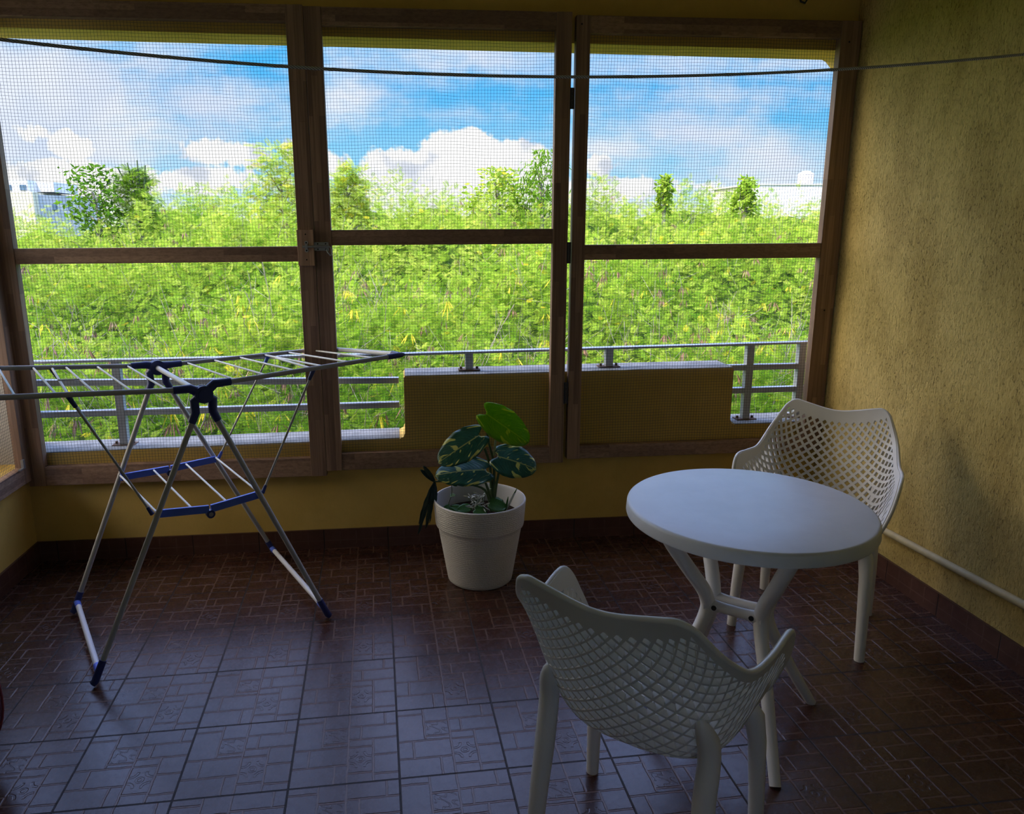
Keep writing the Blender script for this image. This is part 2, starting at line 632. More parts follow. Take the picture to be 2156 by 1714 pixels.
# ------------------------------------------------------------------ room shell
WY = 0.76          # inner face of the far wall
WT = 0.20          # its thickness
XL = -1.79         # inner face of the left wall
YB = -4.3          # back wall
ZC = 2.95          # ceiling


def xr(y):         # inner face of the right wall (a little out of square)
    return 2.333 - 0.020 * y


b = MB()
b.box((XL - 0.25, YB - 0.2, -0.25), (2.9, WY + WT, 0.0))
tag(b.build('floor', M_FLOOR), 'brown floor tiles embossed with a brick and rosette pattern', 'floor', kind='structure')
b = MB()
b.box((XL - 1.8, YB - 1.6, ZC), (3.2, WY + WT + 0.12, ZC + 0.25))  # overhang at left and back is added, unseen, to block direct sun
tag(b.build('ceiling', M_CEIL), 'painted ceiling slab above the terrace', 'ceiling', kind='structure')

# far wall: low parapet with a raised middle block, header above, right jamb; the opening has rounded corners
b = MB()
y0, y1 = WY, WY + WT
xe = 2.60


def sill_z(x):
    return 0.565 + 0.0105 * (x + 1.68)


BX0, BX1, BZ = 0.080, 1.818, 0.913
OX1 = 2.335


def hz(x):
    return 2.507 - 0.0095 * (x + 1.63)


def slab(poly):
    """extrude an xz outline through the wall"""
    n = len(poly)
    vs = [(q[0], y0, q[1]) for q in poly] + [(q[0], y1, q[1]) for q in poly]
    b.add(vs, [tuple(range(n)), tuple(range(2 * n - 1, n - 1, -1))] + [((i + 1) % n, i, i + n, (i + 1) % n + n) for i in range(n)])


r = 0.03
low = [(XL - 0.2, 0.0), (xe, 0.0), (xe, sill_z(OX1)), (OX1, sill_z(OX1)), (BX1 + r, sill_z(BX1)), (BX1 + 0.3 * r, sill_z(BX1) + 0.3 * r), (BX1, sill_z(BX1) + r),
       (BX1, BZ - 0.006), (BX1 - 0.006, BZ), (BX0 + 0.006, BZ - 0.004), (BX0, BZ - 0.012), (BX0, sill_z(BX0) + r), (BX0 - 0.3 * r, sill_z(BX0) + 0.3 * r), (BX0 - r, sill_z(BX0)),
       (XL - 0.2, sill_z(XL))]
slab(low)
slab([(OX1, sill_z(OX1)), (xe, sill_z(OX1)), (xe, ZC), (XL - 0.2, ZC), (XL - 0.2, hz(XL)), (OX1 - 0.075, hz(OX1 - 0.075)), (OX1 - 0.055, hz(OX1) - 0.008), (OX1 - 0.008, hz(OX1) - 0.055), (OX1, hz(OX1) - 0.08)])
b.build('wall_far', M_FAR)
tag(bpy.data.objects['wall_far'], 'yellow far wall with a low parapet and a wide screened opening', 'wall', kind='structure')

# weathered concrete capping on the parapet steps (thin, follows the steps)
b = MB()
for xa, xb, za, zb in ((XL - 0.2, BX0 - r, sill_z(XL), sill_z(BX0)), (BX1 + r, OX1, sill_z(BX1), sill_z(OX1)), (BX0 + 0.006, BX1 - 0.006, BZ - 0.004, BZ)):
    e = 0.004
    b.hexa([(xa, y0 + 0.002, za), (xb, y0 + 0.002, zb), (xb, y1, zb), (xa, y1, za), (xa, y0 + 0.002, za + e), (xb, y0 + 0.002, zb + e), (xb, y1 + 0.01, zb + e), (xa, y1 + 0.01, za + e)])
tag(b.build('trim_1', M_SILL), 'weathered grey concrete capping on the stepped parapet', 'capping', kind='structure')

b = MB()
b.hexa([(xr(YB), YB, 0), (xr(YB) + 0.25, YB, 0), (xr(WY) + 0.25, WY, 0), (xr(WY), WY, 0), (xr(YB), YB, ZC), (xr(YB) + 0.25, YB, ZC), (xr(WY) + 0.25, WY, ZC), (xr(WY), WY, ZC)])
tag(b.build('wall_right', M_RIGHT), 'rough yellow stucco wall with dark weathering', 'wall', kind='structure')
b = MB()
BW = (-0.15, 0.60, 1.45, 2.15)  # unseen opening added behind the camera to let in fill light
b.box((XL - 0.2, YB - 0.2, 0), (2.9, YB, BW[2]))
b.box((XL - 0.2, YB - 0.2, BW[3]), (2.9, YB, ZC))
b.box((XL - 0.2, YB - 0.2, BW[2]), (BW[0], YB, BW[3]))
b.box((BW[1], YB - 0.2, BW[2]), (2.9, YB, BW[3]))
tag(b.build('wall_back', M_BACK), 'plain cream wall with a small opening added behind the viewer for fill light', 'wall', kind='structure')

# left wall: low part, solid part behind the viewer, opening with a screen near the far corner
LY0 = 0.02
b = MB()
b.box((XL - 0.2, YB, 0), (XL, WY, 0.52))
b.box((XL - 0.2, YB, 0.52), (XL, LY0, ZC))
b.box((XL - 0.2, LY0, 2.50), (XL, WY, ZC))
tag(b.build('wall_left', M_FAR), 'yellow left wall below and around the side screen', 'wall', kind='structure')
b = MB()
b.box((XL - 0.72, LY0 - 0.6, -0.2), (XL - 0.56, WY + 0.25, 0.99))
b.box((XL - 0.62, WY - 0.015, 0.50), (XL - 0.012, WY + WT - 0.01, 1.045))
b.build('trim_2', M_CREAM)
tag(bpy.data.objects['trim_2'], 'pale cream outer parapet seen through the left side screen', 'parapet', kind='structure')

# skirting
BH = 0.105
b = MB()
b.box((XL, WY - 0.012, 0), (xr(WY), WY, BH))
tag(b.build('baseboard_far', M_SKIRT), 'brown tile skirting along the far wall', 'skirting', kind='structure')
b = MB()
b.hexa([(xr(YB) - 0.012, YB, 0), (xr(YB), YB, 0), (xr(WY), WY - 0.012, 0), (xr(WY) - 0.012, WY - 0.012, 0), (xr(YB) - 0.012, YB, BH), (xr(YB), YB, BH), (xr(WY), WY - 0.012, BH), (xr(WY) - 0.012, WY - 0.012, BH)])
tag(b.build('baseboard_right', M_SKIRT), 'brown tile skirting along the right wall', 'skirting', kind='structure')
b = MB()
b.box((XL, YB, 0), (XL + 0.012, WY - 0.012, BH))
tag(b.build('baseboard_left', M_SKIRT), 'brown tile skirting along the left wall', 'skirting', kind='structure')

# ------------------------------------------------------------------ screens
FY = WY - 0.045     # front face of the timber frames


def wires(b, ya, x0, x1, z0, z1, pitch=0.0145, r=0.00048, axis='x', fix=0.0):
    """welded wire mesh as thin strands with a slight waviness"""
    def P(s, z, d):
        return (s, ya + d, z) if axis == 'x' else (fix + d, s, z)
    def strand(pts):
        vs, fs = [], []
        for q in pts:
            for k in range(3):
                a = 2 * math.pi * k / 3
                o1, o2 = r * math.cos(a), r * math.sin(a)
                vs.append((q, o1, o2))
        out, m = [], len(pts)
        return m
    def line(pts, vertical):
        vs = []
        for (s, z) in pts:
            for k in range(4):
                o1, o2 = ((-r, -r), (r, -r), (r, r), (-r, r))[k]
                vs.append(P(s + o1, z, o2) if vertical else P(s, z + o1, o2))
        fs = []
        for i in range(len(pts) - 1):
            for k in range(4):
                k2 = (k + 1) % 4
                fs.append((i * 4 + k, i * 4 + k2, i * 4 + 4 + k2, i * 4 + 4 + k))
        b.add(vs, fs)
    ph = random.uniform(0, 6)
    n = int((x1 - x0) / pitch)
    for i in range(1, n):
        s = x0 + (x1 - x0) * i / n
        line([(s + 0.0022 * math.sin(ph + zz * 5.3 + s * 4) + 0.0012 * math.sin(zz * 17 + s * 9), zz) for zz in np.linspace(z0, z1, 17)], True)
    n = int((z1 - z0) / pitch)
    for i in range(1, n):
        zz = z0 + (z1 - z0) * i / n
        line([(s, zz + 0.0026 * math.sin(ph + s * 6.1 + zz * 3) + 0.0014 * math.sin(s * 19 + zz * 7)) for s in np.linspace(x0, x1, 17)], False)


def bar(name, parent, a, bb, mat, bevel=0.0015):
    q = MB()
    q.box(a, bb)
    return q.build(name, mat, parent, bevel)


def screen(name, label, xa, xb, wl_, wr_, rails, ztop, zbot, rail_z, mesh_y=None):
    """timber frame xa..xb with stile widths wl_, wr_"""
    t_ = thing(name, label, 'window screen', (0.5 * (xa + xb), WY, zbot[0]), kind='structure')
    bar('stile', t_, (xa, FY, zbot[0]), (xa + wl_, WY - 0.001, ztop[1]), M_WZ)
    bar('stile', t_, (xb - wr_, FY, zbot[0]), (xb, WY - 0.001, ztop[1]), M_WZ)
    bar('top_rail', t_, (xa + wl_, FY + 0.003, ztop[0]), (xb - wr_, WY - 0.001, ztop[1]), M_WX)
    bar('middle_rail', t_, (xa + wl_, FY + 0.003, rail_z[0]), (xb - wr_, WY - 0.001, rail_z[1]), M_WX)
    bar('bottom_rail', t_, (xa + wl_, FY + 0.003, zbot[0]), (xb - wr_, WY - 0.001, zbot[1]), M_WX)
    q = MB()
    for z0_, z1_ in ((zbot[1], rail_z[0]), (rail_z[1], ztop[0])):
        wires(q, WY - 0.008, xa + wl_ - 0.004, xb - wr_ + 0.004, z0_ - 0.004, z1_ + 0.004)
    q.build('wire_mesh', M_WIRE, t_)
    return t_


w1 = screen('window_1', 'left fixed wire mesh screen in a brown timber frame', -1.765, -0.323, 0.08, 0.078, 3, (2.542, 2.612), (0.412, 0.508), (1.488, 1.559))
w2 = screen('window_2', 'middle hinged wire mesh screen with bolt and brown timber frame', -0.321, 0.900, 0.077, 0.074, 3, (2.530, 2.606), (0.438, 0.525), (1.562, 1.634))
w3 = screen('window_3', 'right wire mesh screen in a brown timber frame beside the stucco wall', 0.921, 2.312, 0.066, 0.100, 3, (2.518, 2.594), (0.455, 0.526), (1.482, 1.555))

# timber block and sliding bolt on the post between the left and middle screens
q = MB()
q.box((-0.402, FY - 0.022, 1.469), (-0.326, FY - 0.0005, 1.636))
lb = q.build('latch_block', M_WBLOCK, w1, 0.0015)
q = MB()
for zz in (1.615, 1.497):
    q.disc((-0.362, FY - 0.0225, zz), 0.0035, (0, 1, 0), 0.002, 10)
build_islands(q, 'screw_hole', M_HOLE, lb)
tag(w1['label'] and lb, 'lighter brown timber block under the bolt')
LZ = 1.556
q = MB()
q.box((-0.322, FY - 0.004, LZ - 0.018), (-0.258, FY - 0.0005, LZ + 0.022))
q.hexa([(-0.345, FY - 0.004, LZ - 0.006), (-0.322, FY - 0.004, LZ - 0.018), (-0.322, FY - 0.0005, LZ - 0.018), (-0.345, FY - 0.0005, LZ - 0.006),
        (-0.345, FY - 0.004, LZ + 0.010), (-0.322, FY - 0.004, LZ + 0.022), (-0.322, FY - 0.0005, LZ + 0.022), (-0.345, FY - 0.0005, LZ + 0.010)])
lt = q.build('latch', M_ZINC, w2, 0.001)
tag(lt, 'galvanised sliding bolt')
q = MB()
q.tube([(-0.378, FY - 0.030, LZ + 0.002), (-0.254, FY - 0.014, LZ + 0.002)], 0.0055, 12)
q.tube([(-0.268, FY - 0.012, LZ - 0.010), (-0.262, FY - 0.020, LZ - 0.026), (-0.250, FY - 0.022, LZ - 0.040), (-0.243, FY - 0.022, LZ - 0.036), (-0.244, FY - 0.016, LZ - 0.008), (-0.252, FY - 0.012, LZ + 0.002)], 0.0032, 8)
q.build('bolt', M_ZINC, lt)
q = MB()
for zz in (LZ + 0.020, LZ - 0.016):
    q.disc((-0.360, FY - 0.0235, zz), 0.0085, (0, 1, 0), 0.002, 16)
q.box((-0.366, FY - 0.036, LZ - 0.008), (-0.354, FY - 0.0215, LZ + 0.012))
build_islands(q, 'keeper', M_ZINC, lt)
q = MB()
for xx, zz in ((-0.309, LZ + 0.014), (-0.272, LZ + 0.014), (-0.309, LZ - 0.011), (-0.272, LZ - 0.011)):
    q.disc((xx, FY - 0.0045, zz), 0.0034, (0, 1, 0), 0.001, 10)
for zz in (LZ + 0.020, LZ - 0.016):
    q.disc((-0.360, FY - 0.0248, zz), 0.004, (0, 1, 0), 0.001, 10)
build_islands(q, 'screw_hole', M_HOLE, lt)
for za, zb in ((2.184, 2.279), (1.466, 1.569), (0.755, 0.867)):
    q = MB()
    q.box((0.896, FY - 0.003, za), (0.917, FY - 0.0002, zb))
    for k in range(5):
        z0_ = lerp(za, zb, k / 5)
        q.tube([(0.9065, FY - 0.006, z0_ + 0.001), (0.9065, FY - 0.006, z0_ + (zb - za) / 5 - 0.001)], 0.0042, 10)
    q.build('hinge', M_HINGE, w2)
# screw holes in the right post, staples along the mesh
q = MB()
for xx, zz in ((2.262, 1.213), (2.255, 2.50), (0.945, 2.555)):
    q.disc((xx, FY - 0.0005, zz), 0.004, (0, 1, 0), 0.002, 10)
build_islands(q, 'screw_hole', M_HOLE, w3)

# side screen in the left wall
w4 = thing('window_4', 'side wire mesh screen in the left wall corner', 'window screen', (XL, 0.34, 0.44), kind='structure')
FXL = XL + 0.04
bar('stile', w4, (XL + 0.001, 0.655, 0.445), (FXL, 0.712, 2.56), M_WZ)
bar('stile', w4, (XL + 0.001, LY0, 0.445), (FXL, LY0 + 0.075, 2.56), M_WZ)
bar('bottom_rail', w4, (XL + 0.001, LY0 + 0.075, 0.447), (FXL, 0.655, 0.528), M_WY)
bar('top_rail', w4, (XL + 0.001, LY0 + 0.075, 2.48), (FXL, 0.655, 2.56), M_WY)
bar('middle_rail', w4, (XL + 0.001, LY0 + 0.075, 1.49), (FXL, 0.655, 1.56), M_WY)
q = MB()
for za, zb in ((0.524, 1.49), (1.56, 2.48)):
    wires(q, 0, LY0 + 0.075, 0.655, za, zb, axis='y', fix=XL + 0.008)
q.build('wire_mesh', M_WIRE, w4)
q = MB()
q.box((FXL, 0.632, 0.53), (FXL + 0.012, 0.650, 0.572))
q.box((FXL, 0.600, 0.528), (FXL + 0.012, 0.650, 0.534))
q.build('corner_bracket', M_ZINC, w4)

# ------------------------------------------------------------------ railing on the parapet
RY = WY + 0.10
rl = thing('railing', 'grey metal railing standing on the parapet outside the screens', 'railing', (0, RY, sill_z(0)))
q = MB()
q.box((XL - 0.2, RY - 0.025, 1.003), (BX0, RY + 0.025, 1.014))
q.hexa([(BX0, RY - 0.025, 1.003), (OX1 + 0.0, RY - 0.025, 1.021), (OX1 + 0.0, RY + 0.025, 1.021), (BX0, RY + 0.025, 1.003),
        (BX0, RY - 0.025, 1.014), (OX1 + 0.0, RY - 0.025, 1.032), (OX1 + 0.0, RY + 0.025, 1.032), (BX0, RY + 0.025, 1.014)])
q.build('handrail', M_RAIL, rl, 0.001)
for xa, xb, za, zb in ((XL - 0.2, 0.055, 0.908, 0.872), (XL - 0.2, 0.055, 0.741, 0.743), (BX1 + 0.012, OX1, 0.896, 0.896), (BX1 + 0.012, OX1, 0.769, 0.769)):
    q = MB()
    q.beam((xa, RY, za), (xb, RY, zb), 0.036, 0.030)
    q.build('lower_rail', M_RAIL, rl, 0.002)
for xx, zb, zt in ((-1.344, sill_z(-1.344), 1.003), (0.422, BZ, 1.006), (1.167, BZ, 1.012), (1.945, sill_z(1.945), 1.018), (2.239, sill_z(2.24), 1.020)):
    q = MB()
    q.box((xx - 0.02, RY - 0.02, zb + 0.006), (xx + 0.02, RY + 0.02, zt))
    po = q.build('post', M_RAIL, rl, 0.002)
    q = MB()
    q.box((xx - 0.056, RY - 0.03, zb + 0.004), (xx + 0.056, RY + 0.03, zb + 0.009))
    for sx in (-1, 1):
        q.tube([(xx + sx * 0.042, RY, zb + 0.008), (xx + sx * 0.042, RY, zb + 0.022)], 0.007, 6)
    q.build('base_plate', M_RUST, po)
# ------------------------------------------------------------------ pipe on the right wall, ceiling hook, clothes line
q = MB()
PXW = 0.017
pts = [(xr(yy) - PXW, yy, 0.236 + 0.043 * (0.15 - yy)) for yy in (0.14, -0.6, -1.4, -2.4, -4.28)]
q.tube(pts, 0.0165, 16)
pipe = thing('conduit_pipe', 'cream painted pipe running low along the stucco wall', 'pipe', pts[2])
q.build('pipe', M_PIPE, pipe)
q = MB()
q.ball((pts[0][0], 0.146, 0.240), 0.017)
q.tube([(pts[0][0], 0.135, 0.25), (pts[0][0] - 0.004, 0.13, 0.268)], 0.006, 8)
q.build('end_cap', M_BLACK, pipe)

q = MB()
hk = [(2.005 - 0.012, WY - 0.002, 2.70), (1.995, WY - 0.03, 2.70), (2.0, WY - 0.034, 2.675), (2.02, WY - 0.036, 2.668), (2.03, WY - 0.036, 2.685), (2.027, WY - 0.034, 2.70)]
q.tube(hk, 0.005, 10)
tag(q.build('wall_hook', M_BLACK), 'small black hook on the yellow header above the right screen', 'hook')

PL, PR = Vector((XL, -1.5, 2.085)), Vector((xr(-0.95), -0.95, 2.155))
q = MB()
mid = Vector((0.22, 0, 0))
rope_pts = [(-1.79, 2.142), (-1.2, 2.042), (-0.672, 1.996), (-0.423, 1.974), (-0.15, 1.962), (0.147, 1.957), (0.448, 1.964), (0.822, 1.985), (1.206, 2.013), (1.706, 2.066), (2.335, 2.150)]
xs = np.linspace(XL + 0.001, xr(-0.95) - 0.001, 60)
co_ = np.polyfit([a for a, _ in rope_pts], [c_ for _, c_ in rope_pts], 4)
pts = [Vector((xx, lerp(PL.y, PR.y, (xx - PL.x) / (PR.x - PL.x)), float(np.polyval(co_, xx)))) for xx in xs]
q.tube(pts, 0.0034, 8)
tag(q.build('clothes_line', M_ROPE), 'thin grey twisted clothes line sagging across the terrace', 'clothes line')

# ------------------------------------------------------------------ armchairs
RV = np.array([  # centre, flank and edge of the shell, from the seat front to the top of the back
    [(0, .235, .445), (.200, .238, .448), (.238, .205, .462)],
    [(0, .100, .425), (.205, .115, .436), (.285, .178, .598)],
    [(0, -.060, .420), (.208, -.010, .446), (.301, .096, .706)],
    [(0, -.165, .455), (.206, -.095, .500), (.291, -.020, .700)],
    [(0, -.225, .560), (.198, -.165, .595), (.272, -.115, .702)],
    [(0, -.265, .680), (.178, -.225, .705), (.248, -.215, .768)],
    [(0, -.318, .850), (.125, -.318, .872), (.190, -.318, .888)]])


def herm(kn, P, x):
    """non-uniform cubic Hermite interpolation of points P (k x d) at parameters x"""
    kn = np.asarray(kn, float)
    P = np.asarray(P, float)
    d = np.diff(P, axis=0) / np.diff(kn)[:, None]
    m = np.empty_like(P)
    m[0], m[-1] = d[0], d[-1]
    hw = np.diff(kn)
    m[1:-1] = (d[:-1] * hw[1:, None] + d[1:] * hw[:-1, None]) / (hw[1:] + hw[:-1])[:, None]
    i = np.clip(np.searchsorted(kn, x, side='right') - 1, 0, len(kn) - 2)
    hh = (kn[i + 1] - kn[i])
    q_ = ((x - kn[i]) / hh)[:, None]
    hh = hh[:, None]
    return ((2 * q_**3 - 3 * q_**2 + 1) * P[i] + (q_**3 - 2 * q_**2 + q_) * hh * m[i] + (-2 * q_**3 + 3 * q_**2) * P[i + 1] + (q_**3 - q_**2) * hh * m[i + 1])


cl = np.r_[0, np.cumsum(np.linalg.norm(np.diff(RV[:, 0], axis=0), axis=1))]
CH_L = cl[-1]
TK = cl / CH_L
CH_U = 0.30


def shell(uv):
    uv = np.asarray(uv, float)
    s_ = np.clip(np.abs(uv[:, 0]) / CH_U, 0, 1.02)
    t_ = np.clip(uv[:, 1] / CH_L, -0.01, 1.01)
    C_, M_, E_ = (herm(TK, RV[:, k], t_) for k in range(3))
    # symmetric spline across: -E -M C M E
    out = np.empty((len(uv), 3))
    kn = np.array([-1, -.62, 0, .62, 1])
    fl_ = np.array([-1, 1, 1])
    for i in range(len(uv)):
        P = np.array([E_[i] * fl_, M_[i] * fl_, C_[i], M_[i], E_[i]])
        out[i] = herm(kn, P, np.array([min(s_[i], 1.0)]))[0]
    out[:, 0] *= np.sign(uv[:, 0] + 1e-12)
    return out


def shell_n(uv):
    uv = np.asarray(uv, float)
    e = 0.003
    u0, u1 = uv.copy(), uv.copy()
    u0[:, 0] = np.maximum(uv[:, 0] - e, -CH_U)
    u1[:, 0] = np.minimum(uv[:, 0] + e, CH_U)
    v0, v1 = uv.copy(), uv.copy()
    v0[:, 1] = np.maximum(uv[:, 1] - e, 0)
    v1[:, 1] = np.minimum(uv[:, 1] + e, CH_L)
    n_ = np.cross(shell(u1) - shell(u0), shell(v1) - shell(v0))
    n_ /= np.linalg.norm(n_, axis=1)[:, None] + 1e-12
    return n_            # points away from the sitter


def chair_meshes():
    rr = 0.055
    bnd = []
    def arc(cx_, cy_, a0, a1, n_, r_):
        for k in range(n_ + 1):
            a = math.radians(lerp(a0, a1, k / n_))
            bnd.append((cx_ + r_ * math.cos(a), cy_ + r_ * math.sin(a)))
    def seg(a, bb, n_):
        for k in range(1, n_):
            bnd.append((lerp(a[0], bb[0], k / n_), lerp(a[1], bb[1], k / n_)))
    U, L = CH_U, CH_L
    rf = 0.035
    seg((-U + rf, 0), (U - rf, 0), 24)
    arc(U - rf, rf, -90, 0, 6, rf)
    seg((U, rf), (U, L - rr), 44)
    arc(U - rr, L - rr, 0, 90, 10, rr)
    seg((U - rr, L), (-U + rr, L), 24)
    arc(-U + rr, L - rr, 90, 180, 10, rr)
    seg((-U, L - rr), (-U, rf), 44)
    arc(-U + rf, rf, 180, 270, 6, rf)
    pts = list(bnd)
    nb = len(bnd)
    edges = [(i, (i + 1) % nb) for i in range(nb)]
    loops = []
    P_ = 0.0375
    holes_uv = []
    ae = [(0.213, 0.225, 0.015, 0.048), (-0.213, 0.225, 0.015, 0.048)]
    def inside(x_, y_):
        mt, ms, mf = 0.046, 0.020, 0.07
        if abs(x_) > U - ms or y_ > L - mt or y_ < mf:
            return False
        if abs(x_) + y_ > U + L - 0.062:
            return False
        for ex, ey, ea, eb in ae:
            if ((x_ - ex) / (ea + 0.012))**2 + ((y_ - ey) / (eb + 0.020))**2 < 1:
                return False
        return True
    hs, hb = 0.31 * P_, 0.405 * P_
    ni, nj = int(2 * U / P_ * 2) + 2, int(2 * L / P_) + 2
    for i in range(-ni, ni + 1):
        for j in range(0, nj + 1):
            if (i + j) % 2:
                continue
            x_, y_ = i * P_ / 2, j * P_ / 2 + 0.01
            dm = lambda h_: [(x_ + h_ * a, y_ + h_ * c_) for a, c_ in ((1, 0), (0, 1), (-1, 0), (0, -1))]
            if all(inside(*q_) for q_ in dm(hb)):
                loops.append((dm(hb), dm(hs)))
            elif not any(((x_ - ex) / (ea + 0.030))**2 + ((y_ - ey) / (eb + 0.036))**2 < 1 for ex, ey, ea, eb in ae):
                pl = dm(hs)
                for fx in (lambda q_: U - 0.020 - abs(q_[0]), lambda q_: L - 0.045 - q_[1], lambda q_: q_[1] - 0.07, lambda q_: U + L - 0.062 - abs(q_[0]) - q_[1]):
                    o_ = []
                    for k in range(len(pl)):
                        a_, b2 = pl[k - 1], pl[k]
                        fa, fb_ = fx(a_), fx(b2)
                        if (fa < 0) != (fb_ < 0):
                            r_ = fa / (fa - fb_)
                            o_.append((lerp(a_[0], b2[0], r_), lerp(a_[1], b2[1], r_)))
                        if fb_ >= 0:
                            o_.append(b2)
                    pl = o_
                    if len(pl) < 3:
                        break
                if len(pl) >= 3:
                    ar = 0.5 * abs(sum(pl[k - 1][0] * pl[k][1] - pl[k][0] * pl[k - 1][1] for k in range(len(pl))))
                    if ar > 0.35 * 2 * hs * hs:
                        loops.append((pl, list(pl)))
    for ex, ey, ea, eb in ae:
        k_ = [2 * math.pi * q_ / 24 for q_ in range(24)]
        loops.append(([(ex + ea * math.cos(a), ey + eb * math.sin(a)) for a in k_], [(ex + ea * 1.1 * math.cos(a), ey + eb * 1.04 * math.sin(a)) for a in k_]))
    back = list(bnd)
    rings = [list(range(nb))]
    for lf, lk in loops:
        s0 = len(pts)
        pts += lf
        back += lk
        n_ = len(lf)
        rings.append(list(range(s0, s0 + n_)))
        edges += [(s0 + k, s0 + (k + 1) % n_) for k in range(n_)]
    vo, eo, fo, ov, oe, of = delaunay_2d_cdt([Vector(q_) for q_ in pts], edges, [], 0, 1e-7)
    assert len(vo) == len(pts), (len(vo), len(pts))
    hole_id = {}
    remap = [ov[i][0] for i in range(len(vo))]
    ringof = {}
    for ri, rg in enumerate(rings):
        for k in rg:
            ringof[k] = ri
    tris = []
    for f in fo:
        f = [remap[k] for k in f]
        rs = {ringof[k] for k in f}
        if len(rs) == 1 and 0 not in rs:
            continue                       # lies inside a hole
        if rs == {0}:
            cx_ = sum(pts[k][0] for k in f) / 3
            cy_ = sum(pts[k][1] for k in f) / 3
            if not (abs(cx_) < U and 0 < cy_ < L):
                continue
            q_ = (abs(cx_) - (U - rr), cy_ - (L - rr))
            if q_[0] > 0 and q_[1] > 0 and math.hypot(*q_) > rr:
                continue
        a, b_, c_ = (pts[k] for k in f)
        if (b_[0] - a[0]) * (c_[1] - a[1]) - (b_[1] - a[1]) * (c_[0] - a[0]) < 0:
            f = f[::-1]
        tris.append(tuple(f))
    pf, pb = np.array(pts), np.array(back)
    th = 0.016
    F3 = shell(pf) + shell_n(pf) * th / 2
    B3 = shell(pb) - shell_n(pb) * th / 2
    mb = MB()
    mb.add(F3, tris, True)
    mb.add(B3, [f[::-1] for f in tris], True)
    for rg in rings:
        n_ = len(rg)
        vs = [F3[k] for k in rg] + [B3[k] for k in rg]
        fs = [(k, (k + 1) % n_, n_ + (k + 1) % n_, n_ + k) for k in range(n_)]
        if rg[0] == 0:
            fs = [f[::-1] for f in fs]
        mb.add(vs, fs, len(rg) > 8)
    rim = MB()
    rim.tube([Vector(q_) for q_ in shell(np.array(bnd)) + shell_n(np.array(bnd)) * 0.001], 0.0072, 10, closed=True)
    return mb, rim


def make_chair(label):
    root = thing('armchair', label, 'chair', (0, 0, 0), 'white lattice armchairs')
    mb, rim = chair_meshes()
    mb.build('shell', M_PLASTIC, root, local=True)
    rim.build('rim', M_PLASTIC, root, local=True)
    for sx in (-1, 1):
        q = MB()
        q.tube([(sx * .206, .150, .446), (sx * .214, .160, .432), (sx * .222, .172, .405), (sx * .231, .187, .33), (sx * .238, .200, .17), (sx * .2435, .2086, .0)], [.006, .022, .0265, .0235, .021, .0185], 18)
        q.build('leg', M_PLASTIC, root, local=True)
        q = MB()
        vv = [0.535, 0.530, 0.516, 0.494, 0.468]
        uv_ = np.array([[.170, k] for k in vv])
        off_ = np.array([.003, .006, .010, .0145, .018])
        top = shell(uv_) + shell_n(uv_) * off_[:, None]
        pts = [tuple(k) for k in top] + [(.2045, -.163, .36), (.2095, -.182, .22), (.2145, -.205, .0)]
        rd = [.003, .010, .016, .0215, .0255, .0265, .0240, .0195]
        kn = np.r_[0, np.cumsum(np.linalg.norm(np.diff(np.array(pts), axis=0), axis=1))]
        tt = np.r_[kn[:5], np.linspace(kn[4], kn[-1], 22)[1:]]
        sm = herm(kn, np.array(pts), tt)
        q.tube([(sx * k[0], k[1], k[2]) for k in sm], list(np.interp(tt, kn, rd)), 18)
        q.build('leg', M_PLASTIC, root, local=True)
    # stretch of skirt under the seat front
    q = MB()
    q.tube([(-.205, .160, .420), (-.10, .178, .418), (0, .184, .416), (.10, .178, .418), (.205, .160, .420)], .011, 10)
    q.build('front_stretcher', M_PLASTIC, root, local=True)
    return root


def place(o, x_, y_, th):
    # local +y looks along angle th
    o.location = (x_, y_, 0)
    o.rotation_euler = (0, 0, th - math.pi / 2)


def copy_tree(o, parent=None):
    c_ = o.copy()
    COL.objects.link(c_)
    if parent is not None:
        c_.parent = parent
    for ch in [k for k in bpy.data.objects if k.parent == o]:
        copy_tree(ch, c_)
    return c_


ch1 = make_chair('white lattice-back armchair seen from behind in front of the round table')
# small maker's sticker on the seat, blue and white, seen through the back
cv = shell(np.array([[0.0, 0.20]]))[0]
ch2 = copy_tree(ch1)
ch2['label'] = 'white lattice-back armchair facing the viewer between table and stucco wall'
place(ch1, 0.672, -1.346, 0.86)
place(ch2, 1.749, -0.226, -2.276)
q = MB()
q.box((-0.030, -0.035, 0.4265), (0.030, 0.035, 0.4285))
st = q.build('seat_sticker', M_STICKER, ch1, local=True)
tag(st, 'small white and navy sticker')
q = MB()
q.disc((0, 0.005, 0.4288), 0.020, (0, 0, 1), 0.001, 24)
q.build('sticker_print', M_STICKERB, st, local=True)

# ------------------------------------------------------------------ round table
TC = Vector((1.175, -0.794, 0))
LC = Vector((1.150, -0.822, 0))
tb = thing('round_table', 'round white resin table between the two armchairs', 'table', TC)
q = MB()
R0 = 0.384
prof = [(0.0005, 0.752), (R0 - 0.026, 0.752), (R0 - 0.018, 0.7535), (R0 - 0.010, 0.757), (R0 - 0.006, 0.7585)]
prof = [(0.0005, 0.7595), (0.2, 0.760), (R0 - 0.011, 0.760), (R0 - 0.006, 0.7588), (R0 - 0.002, 0.7555), (R0, 0.7505), (R0 + 0.002, 0.722), (R0 + 0.0005, 0.7175), (R0 - 0.003, 0.716), (R0 - 0.006, 0.7175), (R0 - 0.008, 0.742), (0.0005, 0.742)]
q.lathe(prof, TC, 128)
q.build('tabletop', M_TOP, tb)
ex, ny_ = Vector((.76, -.65, 0)), Vector((.65, .76, 0))
